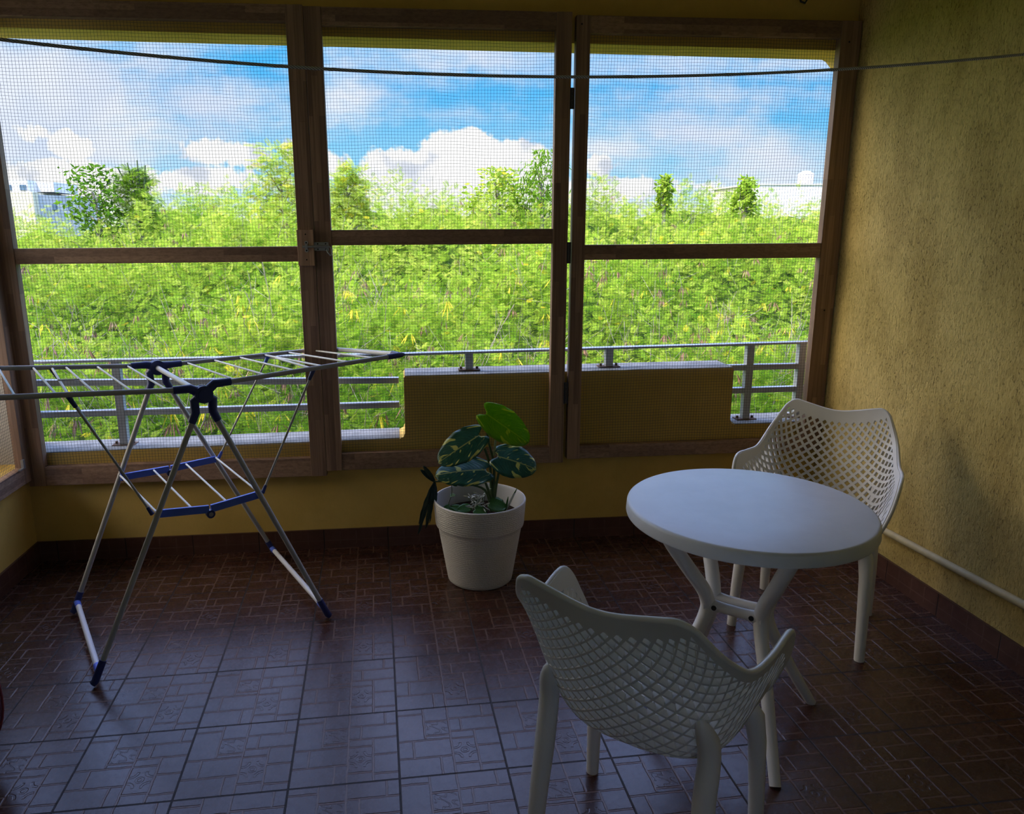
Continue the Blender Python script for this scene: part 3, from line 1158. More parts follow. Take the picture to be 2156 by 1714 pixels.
for a in (-1, 1):
    for c_ in (-1, 1):
        q = MB()
        def P(al, pe, z_):
            return LC + ex * (a * al) + ny_ * (c_ * pe) + Vector((0, 0, z_))
        pts = [P(.205, .205, .742), P(.172, .160, .650), P(.130, .095, .545), P(.100, .052, .475), P(.088, .034, .430), P(.087, .032, .395), P(.098, .050, .345), P(.128, .098, .255), P(.170, .170, .130), P(.215, .250, 0.0)]
        pts = [Vector(k) for k in herm(np.arange(len(pts)), np.array(pts), np.linspace(0, len(pts) - 1, 40))]
        rd = list(np.interp(np.linspace(0, 1, 40), [0, .15, .45, .6, 1], [.024, .0235, .024, .0235, .017]))
        q.tube(pts, rd, 18)
        q.build('leg', M_PLASTIC, tb)
for c_ in (-1, 1):
    q = MB()
    pts = []
    rd = []
    for k in np.linspace(-1, 1, 17):
        pts.append(LC + ex * (k * .092) + ny_ * (c_ * .030) + Vector((0, 0, .412)))
        rd.append(.0175 + .009 * abs(k)**3)
    q.tube(pts, rd, 16)
    br = q.build('crossbar', M_PLASTIC, tb)
    q = MB()
    for k in (-.060, .060):
        o_ = LC + ex * k + ny_ * (c_ * .0500) + Vector((0, 0, .413))
        q.disc(o_, .0085, ny_, .003, 16)
    build_islands(q, 'bolt', M_BLACK, br)

# ------------------------------------------------------------------ drying rack
E1, E2 = Vector((.866, .5, 0)), Vector((-.5, .866, 0))
RC = Vector((-.834, .108, 0))


def RP(a, c_, z_):
    return RC + E1 * a + E2 * c_ + Vector((0, 0, z_))


rk = thing('drying_rack', 'folding laundry drying rack with grey tubes and blue plastic joints', 'drying rack', RC)
HB, HZ = .345, 1.045        # half depth, hub height
FOOT = {(-1, -1): (-1.089, -.409), (1, -1): (-.266, .008), (-1, 1): (-1.388, .156), (1, 1): (-.592, .676)}
TR = .0098


def wing(side, c_, d):
    """height of a wing rail at distance d from the hub"""
    if side < 0:
        return 1.071 + (1.116 - 1.071) * (d - .09) / .53 if c_ < 0 else 1.062 + (1.107 - 1.062) * (d - .09) / .50
    return 1.079 + (1.107 - 1.079) * (d - .09) / .76 if c_ < 0 else 1.052


WEND = {-1: .82, 1: .85}
hubs = {c_: RP(0, c_ * HB, HZ) for c_ in (-1, 1)}
for c_ in (-1, 1):
    hub = hubs[c_]
    axis = E2 * c_
    q = MB()
    q.disc(hub, .0330, axis, .036, 28)
    # four sleeves
    for s_ in (-1, 1):
        k1 = RP(s_ * .052, c_ * HB, wing(s_, c_, .09))
        k2 = RP(s_ * .105, c_ * HB, wing(s_, c_, .105))
        q.tube([hub + E1 * (s_ * .012) + Vector((0, 0, .008)), k1 - E1 * (s_ * .006), k1 + E1 * (s_ * .012), k2], [.0185, .0170, .0155, .0145], 14)
        ft = Vector((*FOOT[(s_, c_)], 0.03))
        dr = (ft - hub).normalized()
        g1 = hub + Vector((0, 0, -.01)) + E1 * (s_ * .034)
        q.tube([hub + Vector((0, 0, -.008)) + E1 * (s_ * .008), g1 + Vector((0, 0, -.014)), hub + dr * .075, hub + dr * .115], [.0190, .0180, .0160, .0148], 14)
    hb = q.build('hub', M_NAVY, rk)
    q = MB()
    q.disc(hub + axis * .0195, .0210, axis, .004, 26)
    q.build('hub_cap', M_NAVY, hb)
    q = MB()
    for k in (-1, 0, 1):
        q.tube([hub + E1 * (k * .008 - .003) + Vector((0, 0, .0336)) - axis * .004, hub + E1 * (k * .008 + .002) + Vector((0, 0, .0340)) + axis * .004], .0016, 6)
    build_islands(q, 'embossed_mark', M_LOGO, hb)
q = MB()
q.tube([hubs[-1], hubs[1]], .0105, 16)
q.build('pivot_bar', M_RACKW, rk)
for s_ in (-1, 1):
    for c_ in (-1, 1):
        hub = hubs[c_]
        ft = Vector((*FOOT[(s_, c_)], 0.0))
        dr = (ft - hub).normalized()
        e = ft - dr * .10
        q = MB()
        q.tube([hub + dr * .11, e], TR + .001, 16)
        lg = q.build('leg', M_RACK, rk)
        q = MB()
        q.tube([e - dr * .008, e + dr * .04, ft - dr * .024, ft + Vector((0, 0, .0135))], [.0135, .0140, .0140, .0125], 16)
        q.build('foot', M_NAVY, lg)
    a0 = Vector((*FOOT[(s_, -1)], 0.0))
    a1 = Vector((*FOOT[(s_, 1)], 0.0))
    d0 = (hubs[-1] - a0).normalized() * .062
    d1 = (hubs[1] - a1).normalized() * .062
    q = MB()
    q.tube([a0 + d0, a1 + d1], TR + .0015, 16)
    fb = q.build('foot_bar', M_RACKW, rk)
    q = MB()
    dd = (a1 + d1 - a0 - d0).normalized()
    q.tube([a0 + d0 + dd * .006, a0 + d0 + dd * .05], .0132, 14)
    q.tube([a1 + d1 - dd * .05, a1 + d1 - dd * .006], .0132, 14)
    build_islands(q, 'bar_sleeve', M_BLUE, fb)
    # wings
    for c_ in (-1, 1):
        q = MB()
        D = WEND[s_]
        q.tube([RP(s_ * .10, c_ * HB, wing(s_, c_, .10)), RP(s_ * (D - .06), c_ * HB, wing(s_, c_, D - .06))], TR, 14)
        q.build('wing_rail', M_RACK, rk)
        q = MB()
        p0, p1 = RP(s_ * (D - .07), c_ * HB, wing(s_, c_, D - .07)), RP(s_ * D, c_ * HB, wing(s_, c_, D))
        q.tube([p0, lerp(p0, p1, .7), p1, p1 + (p1 - p0).normalized() * .014], [.0125, .0128, .011, .004], 14)
        q.tube([p1 - E1 * (s_ * .016), p1 - E1 * (s_ * .018) - E2 * (c_ * .05)], .0125, 14)
        build_islands(q, 'wing_corner', M_NAVY, rk)
    q = MB()
    D = WEND[s_] - .017
    q.tube([RP(s_ * D, -HB + .04, wing(s_, -1, D)), RP(s_ * D, HB - .04, wing(s_, 1, D))], .0105, 14)
    q.build('end_bar', M_RACKW, rk)
    rods = (.12, .238, .355, .472, .59, .705) if s_ < 0 else (.13, .25, .37, .49, .61, .73)
    for d in rods:
        q = MB()
        q.tube([RP(s_ * d, -HB, wing(s_, -1, d)), RP(s_ * d, HB, wing(s_, 1, d))], .0042, 10)
        rd = q.build('rod', M_RODS, rk)
        q = MB()
        for c_ in (-1, 1):
            q.disc(RP(s_ * d, c_ * (HB - .0105), wing(s_, c_, d)), .0065, E2, .006, 12)
        build_islands(q, 'rod_cap', M_NAVY, rd)
# blue sling between the legs
SZ = {-1: .612, 1: .582}
SH = {}
for c_ in (-1, 1):
    ends = []
    for s_ in (-1, 1):
        ft = Vector((*FOOT[(s_, c_)], 0.0))
        k = (HZ - SZ[c_]) / HZ
        ends.append(lerp(hubs[c_], ft, k) - E2 * (c_ * .016))
    midp = (ends[0] + ends[1]) / 2 + Vector((0, 0, -.020 if c_ < 0 else -.004))
    SH[c_] = (ends[0], midp, ends[1])
    q = MB()
    q.beam(ends[0], midp - E1 * .004, .013, .030)
    q.beam(midp + E1 * .004, ends[1], .013, .030)
    sb = q.build('sling_bar', M_BLUE, rk, 0.002)
    tag(sb, 'bright blue folding bar')
    q = MB()
    q.disc(midp + Vector((0, 0, -.020)), .016, E2, .022, 22)
    q.build('sling_hinge', M_NAVY, sb)
    q = MB()
    q.disc(midp + Vector((0, 0, -.020)) - E2 * .0115, .0085, E2, .002, 18)
    q.build('hinge_pin', M_ZINC, sb)
for k in (.0, .33, .67, 1.0):
    def on(c_):
        a, m_, e = SH[c_]
        return lerp(a, m_, k * 2) if k <= .5 else lerp(m_, e, k * 2 - 1)
    q = MB()
    q.tube([on(-1) + Vector((0, 0, .008)), on(1) + Vector((0, 0, .008))], .0042, 10)
    q.build('sling_rod', M_RODS, rk)
# struts that hold the wings up
for s_ in (-1, 1):
    dn = {-1: .436, 1: .405} if s_ < 0 else {-1: .438, 1: .505}
    for c_ in (-1, 1):
        d = dn[c_]
        p0 = RP(s_ * d, c_ * (HB - .004), wing(s_, c_, d) - .012)
        p1 = (SH[c_][0] if s_ < 0 else SH[c_][2]) + E1 * (s_ * .016) + Vector((0, 0, .006))
        q = MB()
        if s_ < 0 and c_ > 0:
            p1 = p1 + E1 * .028 + Vector((0, 0, .006))
        q.tube([p0, p1], .0045, 10)
        sr = q.build('strut', M_RACK, rk)
        q = MB()
        dr = (p1 - p0).normalized()
        q.tube([p0 - dr * .008, p0 + dr * .038], [.0095, .0075], 12)
        q.tube([p1 - dr * .030, p1 + dr * .004], [.006, .0085], 12)
        build_islands(q, 'strut_socket', M_NAVY if s_ < 0 or c_ < 0 else M_BLUE, sr)
    q = MB()
    q.tube([RP(s_ * dn[-1], -HB + .005, wing(s_, -1, d) - .004), RP(s_ * dn[1], HB - .005, wing(s_, 1, d) - .004)], .0048, 10)
    q.build('strut_bar', M_RODS, rk)
q = MB()
q.tube([RP(-.428, -.02, wing(-1, -1, .43) - .002), RP(-.355, -.02, wing(-1, -1, .355) - .002)], .003, 8)
q.build('wire_link', M_RODS, rk)

# ------------------------------------------------------------------ planter and plants
PC = Vector((.420, .334, 0))
pot = thing('flower_pot', 'white ribbed plastic flower pot below the middle screen', 'flower pot', PC)
q = MB()
prof = [(.0005, 0.0), (.146, 0.0), (.153, .006), (.156, .02), (.196, .262), (.197, .270), (.199, .276), (.207, .281), (.209, .290), (.2165, .392), (.2170, .400), (.2150, .404), (.2105, .404)]
q.lathe(prof, PC, 96)
q.build('pot_body', M_POT, pot)
q = MB()
q.lathe([(.2105, .404), (.2085, .402), (.2060, .392), (.190, .300), (.188, .27)], PC, 96)
q.build('pot_liner', M_POTIN, pot)
q = MB()
q.lathe([(.0005, .318), (.06, .322), (.12, .316), (.17, .319), (.194, .316)], PC, 48)
q.build('soil', M_SOIL, pot)


def leaf_mat(name, dark, light, pale, amount, rough=0.35, trans=0.12):
    m, t = new_mat(name)
    uv = t.node('ShaderNodeUVMap').outputs[0]
    u_, v_, _z = t.sep(uv)
    au = (u_ - 0.5).abs() * 2.0
    sl = v_ * 1.0 - au * 0.42                     # runs along the side veins
    streak = t.noise(t.comb(au * 1.6 + (u_ * 9.0).floor() * 0.0, sl * 7.0, (u_ - 0.5).ss(-0.01, 0.01) * 7.0), 1.0, 2, 0.5)
    fine = t.noise(t.comb(au * 3.0, sl * 60.0, u_.ss(0.49, 0.51) * 3.0), 1.0, 3, 0.6)
    col = t.mix(fine.ss(0.3, 0.7), dark, light)
    col = t.mix(streak.ss(amount, amount + 0.05), col, pale)
    col = t.mix(fine.ss(0.66, 0.72) * 0.7, col, pale)
    col = t.mix(au.ss(0.05, 0.02) * 0.5, col, pale)
    n = t.bump(((sl * 85.0).sin()) * 0.5, 0.12, 0.002)
    p_ = t.principled(col, rough, n, spec=0.5)
    tr = t.node('ShaderNodeBsdfTranslucent')
    t.link(col, tr.inputs['Color'])
    mx = t.node('ShaderNodeMixShader')
    mx.inputs[0].default_value = trans
    t.link(p_.outputs[0], mx.inputs[1])
    t.link(tr.outputs[0], mx.inputs[2])
    t.out(mx)
    return m


M_POTHOS = leaf_mat('variegated_leaf', (0.006, 0.055, 0.040), (0.020, 0.12, 0.075), (0.55, 0.56, 0.14), 0.57)
M_POTHOSL = leaf_mat('backlit_leaf', (0.16, 0.40, 0.015), (0.30, 0.58, 0.02), (0.62, 0.72, 0.06), 0.60, trans=0.5)  # backlight put into the colour, lighter than the other leaves
M_DARKLEAF = leaf_mat('dark_strap_leaf', (0.008, 0.03, 0.022), (0.015, 0.05, 0.035), (0.03, 0.08, 0.05), 0.9)
M_MIDLEAF = leaf_mat('small_green_leaf', (0.03, 0.10, 0.02), (0.07, 0.20, 0.04), (0.10, 0.26, 0.06), 0.7)
M_WHITELEAF = leaf_mat('white_edged_leaf', (0.45, 0.48, 0.40), (0.62, 0.64, 0.55), (0.70, 0.72, 0.62), 0.5)
M_STEM = simple('green_stem', (0.07, 0.12, 0.03), 0.6, vary=0.4)
M_BUD = simple('pale_green_sheath', (0.36, 0.40, 0.18), 0.6)


def leaf(name, parent, base, tip, width, normal, mat, kind='heart', fold=0.15, droop=0.1, nl=22, nw=11):
    """one leaf blade from base to tip; heart shaped or strap shaped"""
    base, tip, normal = Vector(base), Vector(tip), Vector(normal)
    ax = tip - base
    L = ax.length
    ax.normalize()
    sd_ = ax.cross(normal).normalized()
    nm = sd_.cross(ax)
    q = MB()
    uvs = []
    vs = []
    for i in range(nl + 1):
        tt = i / nl
        for j in range(nw + 1):
            s_ = (j / nw) * 2 - 1
            if kind == 'heart':
                # egg-shaped outline; two rounded lobes reach behind the stalk
                e_ = (tt - 0.36) / (0.64 if tt > 0.36 else 0.74)
                hw = width / 2 * math.sqrt(max(0.0, 1 - abs(e_)**(1.35 if tt > 0.36 else 2.2)))
                along = tt * L - 0.24 * L * math.sin(math.pi * min(1.0, abs(s_)))**0.9 * (1 - tt)**2.5 + 0.06 * L * (s_ * s_) * (1 - tt)**3
            else:
                hw = width / 2 * (math.sin(math.pi * min(1, tt * 0.94 + 0.05)))**0.6
                along = tt * L
            zz = fold * width * abs(s_)**1.3 * (1 if kind != 'heart' else (0.4 + 0.6 * tt)) - droop * L * (tt**2) + 0.012 * L * math.sin(tt * 23) * abs(s_)
            vs.append(base + ax * along + sd_ * (s_ * hw) + nm * zz)
            uvs.append((j / nw, tt))
    fs = [(i * (nw + 1) + j, i * (nw + 1) + j + 1, (i + 1) * (nw + 1) + j + 1, (i + 1) * (nw + 1) + j) for i in range(nl) for j in range(nw)]
    q.add(vs, fs, True)
    o = q.build(name, mat, parent)
    ul = o.data.uv_layers.new(name='UVMap')
    for l_ in o.data.loops:
        ul.data[l_.index].uv = uvs[l_.vertex_index]
    sm = o.modifiers.new('thickness', 'SOLIDIFY')
    sm.thickness = 0.0008
    return o


def arc_pts(pts, n_=16):
    return [Vector(k) for k in herm(np.arange(len(pts)), np.array(pts, float), np.linspace(0, len(pts) - 1, n_))]


po = thing('pothos_plant', 'large-leaved variegated climbing plant growing in the white pot', 'plant', (.49, .36, .32))
Y0 = .334
SB = (.490, .37, .33)
stems = [
    [SB, (.492, .37, .45), (.490, .365, .56), (.462, .365, .690), (.456, .350, .802)],
    [SB, (.478, .37, .46), (.470, .36, .56), (.440, .35, .650), (.407, .335, .699)],
    [SB, (.470, .355, .41), (.450, .33, .470), (.428, .315, .535)],
    [SB, (.500, .36, .44), (.515, .345, .54), (.515, .325, .600)]]
for s_ in stems:
    q = MB()
    q.tube(arc_pts(s_), list(np.linspace(.0085, .0042, 16)), 10)
    q.build('stem', M_STEM, po)
q = MB()
q.tube(arc_pts([(.493, .362, .60), (.497, .357, .66), (.503, .352, .735)]), list(np.linspace(.0075, .0015, 16)), 10)
q.build('leaf_sheath', M_BUD, po)
leaf('leaf', po, (.466, .345, .796), (.646, .310, .670), .165, (0.25, -0.9, 0.36), M_POTHOSL, fold=0.10, droop=0.04)
leaf('leaf', po, (.407, .335, .699), (.222, .300, .600), .165, (-0.28, -0.78, 0.56), M_POTHOS, fold=-0.02, droop=0.12)
leaf('leaf', po, (.434, .315, .545), (.222, .270, .570), .170, (0.05, -0.60, 0.80), M_POTHOS, fold=-0.05, droop=0.22)
leaf('leaf', po, (.515, .325, .602), (.676, .262, .570), .180, (0.10, -0.72, 0.68), M_POTHOS, fold=-0.03, droop=0.16)

sp = thing('strap_leaved_plant', 'dark narrow-leaved shoot hanging over the left side of the pot', 'plant', (.46, .35, .32))
q = MB()
q.tube(arc_pts([(.478, .350, .325), (.45, .345, .43), (.38, .335, .468), (.29, .325, .490), (.205, .318, .496)]), list(np.linspace(.0065, .0035, 16)), 8)
q.build('stem', M_STEM, sp)
J = (.208, .318, .496)
for tp, wd, bend in (((.160, .312, .575), .024, .06), ((.146, .318, .556), .022, .05), ((.130, .30, .300), .030, -.02), ((.172, .30, .262), .026, .12), ((.118, .31, .255), .024, -.10), ((.186, .322, .285), .012, .05), ((.214, .318, .395), .020, .02)):
    leaf('leaf', sp, J, tp, wd, (0.4, -0.9, 0.2), M_DARKLEAF, 'strap', fold=0.12, droop=bend, nl=14, nw=4)

# little plants on the soil
wp = thing('white_leaved_herb', 'tuft of small white-edged leaves in the middle of the pot', 'plant', (.42, .34, .318))
q = MB()
bases = []
for k in range(34):
    a, rr_ = random.uniform(0, 6.28), random.uniform(0, .045)
    hgt = random.uniform(.02, .085) if k % 8 else random.uniform(.09, .125)
    p0 = Vector((.42 + rr_ * .4 * math.cos(a), .35 + rr_ * .4 * math.sin(a), .318))
    p1 = Vector((.415 + rr_ * 1.3 * math.cos(a), .35 + rr_ * 1.2 * math.sin(a), .318 + hgt))
    q.tube([p0, p1], .0012, 5)
    bases.append((p1, a))
build_islands(q, 'stem', M_STEM, wp)
for p1, a in bases:
    for k in range(2):
        aa = a + k * 2.4 + random.uniform(-.5, .5)
        leaf('leaf', wp, p1, p1 + Vector((math.cos(aa) * .024, math.sin(aa) * .016 - .006, random.uniform(-.012, .018))), .0062, (random.gauss(0, .6), -.6, random.gauss(.4, .4)), M_WHITELEAF, 'strap', 0.1, 0.15, 5, 2)
rp = thing('round_leaved_plant', 'low round green leaves on the soil beside the white-edged tuft', 'plant', (.50, .34, .318))
for bx_, by_, bz_, tx_, ty_, tz_, wd in ((.475, .335, .372, .545, .325, .352, .082), (.37, .35, .350, .315, .335, .345, .050), (.40, .315, .350, .450, .300, .338, .060), (.335, .36, .338, .285, .365, .352, .042)):
    q = MB()
    q.tube(arc_pts([(.45, .36, .318), ((.45 + bx_) / 2, (.36 + by_) / 2, .335), (bx_, by_, bz_)]), .0016, 6)
    q.build('stem', M_STEM, rp)
    leaf('leaf', rp, (bx_, by_, bz_), (tx_, ty_, tz_), wd, (.05, -.62, .78), M_MIDLEAF, 'heart', 0.05, 0.08, 12, 7)
gp = thing('spider_plant_shoot', 'small striped grassy shoot at the right inside the pot', 'plant', (.545, .36, .318))
for tx_, ty_, tz_ in ((.600, .355, .432), (.588, .345, .412), (.555, .33, .40), (.530, .34, .385)):
    leaf('leaf', gp, (.545, .36, .318), (tx_, ty_, tz_), .009, (0, -.8, .5), M_WHITELEAF if .40 < tz_ < .42 else M_MIDLEAF, 'strap', 0.2, 0.06, 8, 2)
vp = thing('trailing_seedling', 'thin yellow-green seedling standing at the left inside the pot', 'plant', (.275, .29, .318))
q = MB()
q.tube(arc_pts([(.275, .30, .318), (.270, .285, .39), (.285, .275, .45), (.283, .272, .515)]), .0017, 6)
q.build('stem', M_STEM, vp)
for bx_, bz_, dx_, dz_ in ((.272, .375, .030, -.012), (.271, .39, -.026, -.006), (.281, .44, .020, .006), (.283, .50, .026, -.010), (.283, .512, -.018, .012), (.275, .345, -.03, -.014)):
    leaf('leaf', vp, (bx_, .28, bz_), (bx_ + dx_, .262, bz_ + dz_), .020, (0, -.7, .7), M_MIDLEAF, 'heart', 0.1, 0.1, 8, 5)

# ------------------------------------------------------------------ floor pouf at the left edge
pf = thing('floor_pouf', 'maroon round floor pouf with piped seams at the left picture edge', 'pouf', (-1.448, -.90, 0))
q = MB()
nl, ns = 20, 48
vs, fs = [], []
for i in range(nl + 1):
    th_ = math.pi * i / nl
    for k in range(ns):
        a = 2 * math.pi * k / ns
        rr_ = .285 * (abs(math.sin(th_))**0.8) * (1 - .02 * abs(math.cos(a * 4)))
        vs.append((-1.448 + rr_ * math.cos(a), -.90 + rr_ * math.sin(a), .25 + .25 * math.copysign(abs(math.cos(th_))**0.9, math.cos(th_))))
fs = [(i * ns + k, (i + 1) * ns + k, (i + 1) * ns + (k + 1) % ns, i * ns + (k + 1) % ns) for i in range(nl) for k in range(ns)]
q.add(vs, fs, True)
q.build('cushion', M_MAROON, pf)
q = MB()
for m_ in range(8):
    a = math.pi * 2 * m_ / 8 + .28
    q.tube([(-1.448 + .288 * (math.sin(math.pi * i / 24)**.8) * math.cos(a), -.90 + .288 * (math.sin(math.pi * i / 24)**.8) * math.sin(a), .25 + .25 * math.copysign(abs(math.cos(math.pi * i / 24))**.9, math.cos(math.pi * i / 24))) for i in range(1, 24)], .004, 6)
q.build('piping', M_PIPING, pf)

# ------------------------------------------------------------------ outside: thicket, trees, houses
M_GREEN, t = new_mat('feathery_leaf')
at = t.node('ShaderNodeAttribute', attribute_name='tone')
rmp = t.node('ShaderNodeValToRGB')
t.link(at.outputs['Fac'], rmp.inputs[0])
cr = rmp.color_ramp
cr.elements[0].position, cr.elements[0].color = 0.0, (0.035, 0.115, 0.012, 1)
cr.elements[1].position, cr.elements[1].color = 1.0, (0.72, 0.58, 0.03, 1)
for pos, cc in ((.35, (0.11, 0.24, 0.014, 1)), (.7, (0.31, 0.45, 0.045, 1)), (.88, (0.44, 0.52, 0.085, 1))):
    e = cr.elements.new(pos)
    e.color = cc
d1 = t.node('ShaderNodeBsdfDiffuse')
t.link(rmp.outputs[0], d1.inputs[0])
d2 = t.node('ShaderNodeBsdfTranslucent')
t.link(rmp.outputs[0], d2.inputs[0])
mx = t.node('ShaderNodeMixShader')
mx.inputs[0].default_value = 0.35
t.link(d1.outputs[0], mx.inputs[1])
t.link(d2.outputs[0], mx.inputs[2])
t.out(mx)
M_TREEG = simple('broad_leaf', (0.09, 0.24, 0.02), 0.6)
M_TWIG = simple('pale_twig', (0.36, 0.32, 0.25), 0.9, vary=0.4)
M_POD = simple('dry_seed_pod', (0.34, 0.19, 0.13), 0.8, vary=0.55)
M_YELLOWLEAF = simple('yellow_leaflet', (0.72, 0.60, 0.03), 0.8)
M_UNDER, t = new_mat('undergrowth_floor')
n = t.noise(t.coord('Object'), 4.0, 6, 0.7)
t.out(t.principled(t.mix(n.ss(0.4, 0.65), (0.03, 0.06, 0.012), (0.10, 0.16, 0.02)), 1.0, spec=0.0))
M_WHITE = simple('white_house_paint', (0.72, 0.70, 0.67), 0.8)
M_HCREAM = simple('cream_house_paint', (0.66, 0.60, 0.42), 0.8)
M_HSHADE = simple('shaded_house_grey', (0.45, 0.46, 0.46), 0.9)  # shade on the side wing of the house put into this grey
M_GLASSD = simple('dark_window_pane', (0.10, 0.16, 0.22), 0.2)


def canopy_e(d):
    """slope of the view line to the canopy at distance d from the eye"""
    return np.interp(d, [3.6, 4.5, 5.5, 7, 8.5, 11, 14, 18, 21], [-.42, -.325, -.245, -.165, -.106, -.034, .010, .028, .030])


def lump(x_, y_):
    return (np.sin(x_ * 1.7 + y_ * .6) * .22 + np.sin(x_ * .8 - y_ * 1.3 + 2) * .28 + np.sin(x_ * 3.1 + y_ * 2.3 + 1) * .12)


def canopy_z(x_, y_):
    d = y_ - CAM.y
    g = (x_ - CAM.x) / d
    low_left = np.clip((-.345 - g) / .07, 0, 1) * np.clip((d - 8) / 5, 0, 1) * .027
    low_right = np.clip((g - .44) / .06, 0, 1) * np.clip((d - 9) / 5, 0, 1) * .010
    return CAM.z + d * (canopy_e(d) - low_left - low_right) + lump(x_, y_) * np.clip((d - 2) / 7, .45, .85)


# undergrowth sheet under the leaves
xs = np.linspace(-16, 20, 90)
ys = np.linspace(1.3, 22, 60)
gx_, gy_ = np.meshgrid(xs, ys)
gz_ = canopy_z(gx_, gy_) - .55
gz_[0] -= 2.5
V = np.stack([gx_.ravel(), gy_.ravel(), gz_.ravel()], 1)
I = np.arange(60 * 90).reshape(60, 90)
Q = np.stack([I[:-1, :-1], I[:-1, 1:], I[1:, 1:], I[1:, :-1]], -1).reshape(-1, 4)
tag(np_mesh('ground', V, Q, M_UNDER, smooth=True), 'dark undergrowth beneath the thicket', 'undergrowth', kind='structure')


b = MB()
b.box((-140, 1.4, -3.2), (160, 150, -3.0))
tag(b.build('terrain', M_UNDER), 'low ground far below the terrace', 'ground', kind='structure')


def frond_template():
    """a feathery twice-divided leaf: rachis and five pairs of pinnae, along +x, face +z"""
    vs = []
    def blade(p0, p1, w0, droop):
        p0, p1 = np.array(p0, float), np.array(p1, float)
        d = p1 - p0
        sd_ = np.array([-d[1], d[0], 0])
        sd_ /= np.linalg.norm(sd_) + 1e-9
        m_ = p0 + d * .45
        vs.extend([p0, m_ + sd_ * w0 / 2, p1 + np.array([0, 0, -droop]), m_ - sd_ * w0 / 2])
    blade((0, 0, 0), (1, 0, -.12), .03, 0.0)
    for k in range(9):
        xk = .10 + .108 * k
        ln = .50 - .035 * abs(k - 2.8)
        for s_ in (-1, 1):
            blade((xk, 0, -.12 * xk), (xk + ln * .50, s_ * ln * .85, -.12 * xk), .066, .10)
    return np.array(vs)


FT = frond_template()
FQ = np.arange(len(FT)).reshape(-1, 4)


def fronds(pos, dirv, nrm, size, tone):
    """instances of the frond baked into arrays"""
    dirv = dirv / np.linalg.norm(dirv, axis=1)[:, None]
    sd_ = np.cross(nrm, dirv)
    sd_ /= np.linalg.norm(sd_, axis=1)[:, None] + 1e-9
    up_ = np.cross(dirv, sd_)
    Rm = np.stack([dirv, sd_, up_], 2)                  # columns
    V = np.einsum('nij,kj->nki', Rm, FT) * size[:, None, None] + pos[:, None, :]
    Q = FQ[None] + (np.arange(len(pos)) * len(FT))[:, None, None]
    return V.reshape(-1, 3), Q.reshape(-1, 4), np.repeat(tone, len(FT))


def sprigs(base, hgt, lean, rng, per=12, size=(.13, .20), tone_mu=.55):
    """thin shoots carrying fronds; returns frond arrays and the shoot end points"""
    n_ = len(base)
    k = np.tile(np.arange(per), n_)
    idx = np.repeat(np.arange(n_), per)
    f = (k + .6) / per
    topv = np.stack([lean[:, 0], lean[:, 1], hgt], 1)
    pos = base[idx] + topv[idx] * f[:, None] + np.stack([lean[idx, 0] * f**2 * .5, lean[idx, 1] * f**2 * .5, -.12 * hgt[idx] * f**3], 1)
    az = k * 2.4 + rng.uniform(0, 6.28, n_)[idx] + rng.normal(0, .4, len(k))
    el = rng.normal(.15, .4, len(k)) + .45 * f
    dv = np.stack([np.cos(az) * np.cos(el), np.sin(az) * np.cos(el), np.sin(el)], 1)
    nr = np.stack([rng.normal(0, .5, len(k)), rng.normal(-.25, .5, len(k)), np.ones(len(k))], 1)
    sz = rng.uniform(*size, len(k)) * (1.1 - .35 * f)
    tn = np.clip(tone_mu + rng.normal(0, .15, n_)[idx] + rng.normal(0, .08, len(k)), 0, .86)
    tn = np.where(rng.random(len(k)) < .016, rng.uniform(.9, 1, len(k)), tn)
    return fronds(pos, dv, nr, sz, tn)


# sample shoots so that every patch of the view gets its share
NS = 10800
cand_e = RNG.uniform(5.0, 20.5, 60000)
slope = np.abs(np.gradient(canopy_e(np.linspace(3.8, 20.5, 200)), np.linspace(3.8, 20.5, 200)))
wgt = np.interp(cand_e, np.linspace(3.8, 20.5, 200), slope) * cand_e**1.65 + .10
keep = RNG.choice(len(cand_e), NS, replace=False, p=wgt / wgt.sum())
dd = cand_e[keep]
gxs = RNG.uniform(-.74, .70, NS)
bx_ = CAM.x + gxs * dd
by_ = CAM.y + dd
dep = RNG.uniform(0, .8, NS)**1.4
bz_ = canopy_z(bx_, by_) - dep - .30
hg = RNG.uniform(.35, .75, NS)
ln_ = RNG.normal(0, .14, (NS, 2))
base = np.stack([bx_, by_, bz_], 1)
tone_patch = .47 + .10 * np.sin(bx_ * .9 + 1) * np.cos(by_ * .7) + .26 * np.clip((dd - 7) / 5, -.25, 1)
parts = []
off = 0
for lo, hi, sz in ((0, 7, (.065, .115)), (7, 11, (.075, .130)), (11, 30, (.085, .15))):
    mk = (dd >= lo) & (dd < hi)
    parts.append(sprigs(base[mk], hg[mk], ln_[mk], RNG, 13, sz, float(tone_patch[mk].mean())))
# taller arching shoots on the skyline
NK = 150
kx = RNG.uniform(-.36, .60, NK)
kd = RNG.uniform(12, 19, NK)
sb = np.stack([CAM.x + kx * kd, CAM.y + kd, np.zeros(NK)], 1)
sb[:, 2] = canopy_z(sb[:, 0], sb[:, 1]) - .2
parts.append(sprigs(sb, RNG.uniform(.45, .85, NK), RNG.normal(0, .25, (NK, 2)), RNG, 14, (.13, .2), .70))
Vs, Qs, Ts = [], [], []
for V, Q, tn in parts:
    Qs.append(Q + off)
    Vs.append(V)
    Ts.append(tn)
    off += len(V)
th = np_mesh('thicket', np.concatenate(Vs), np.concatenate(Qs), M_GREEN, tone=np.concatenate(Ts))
tag(th, 'dense sunlit thicket of feathery lime-green shrubs beyond the railing', 'thicket', kind='stuff')
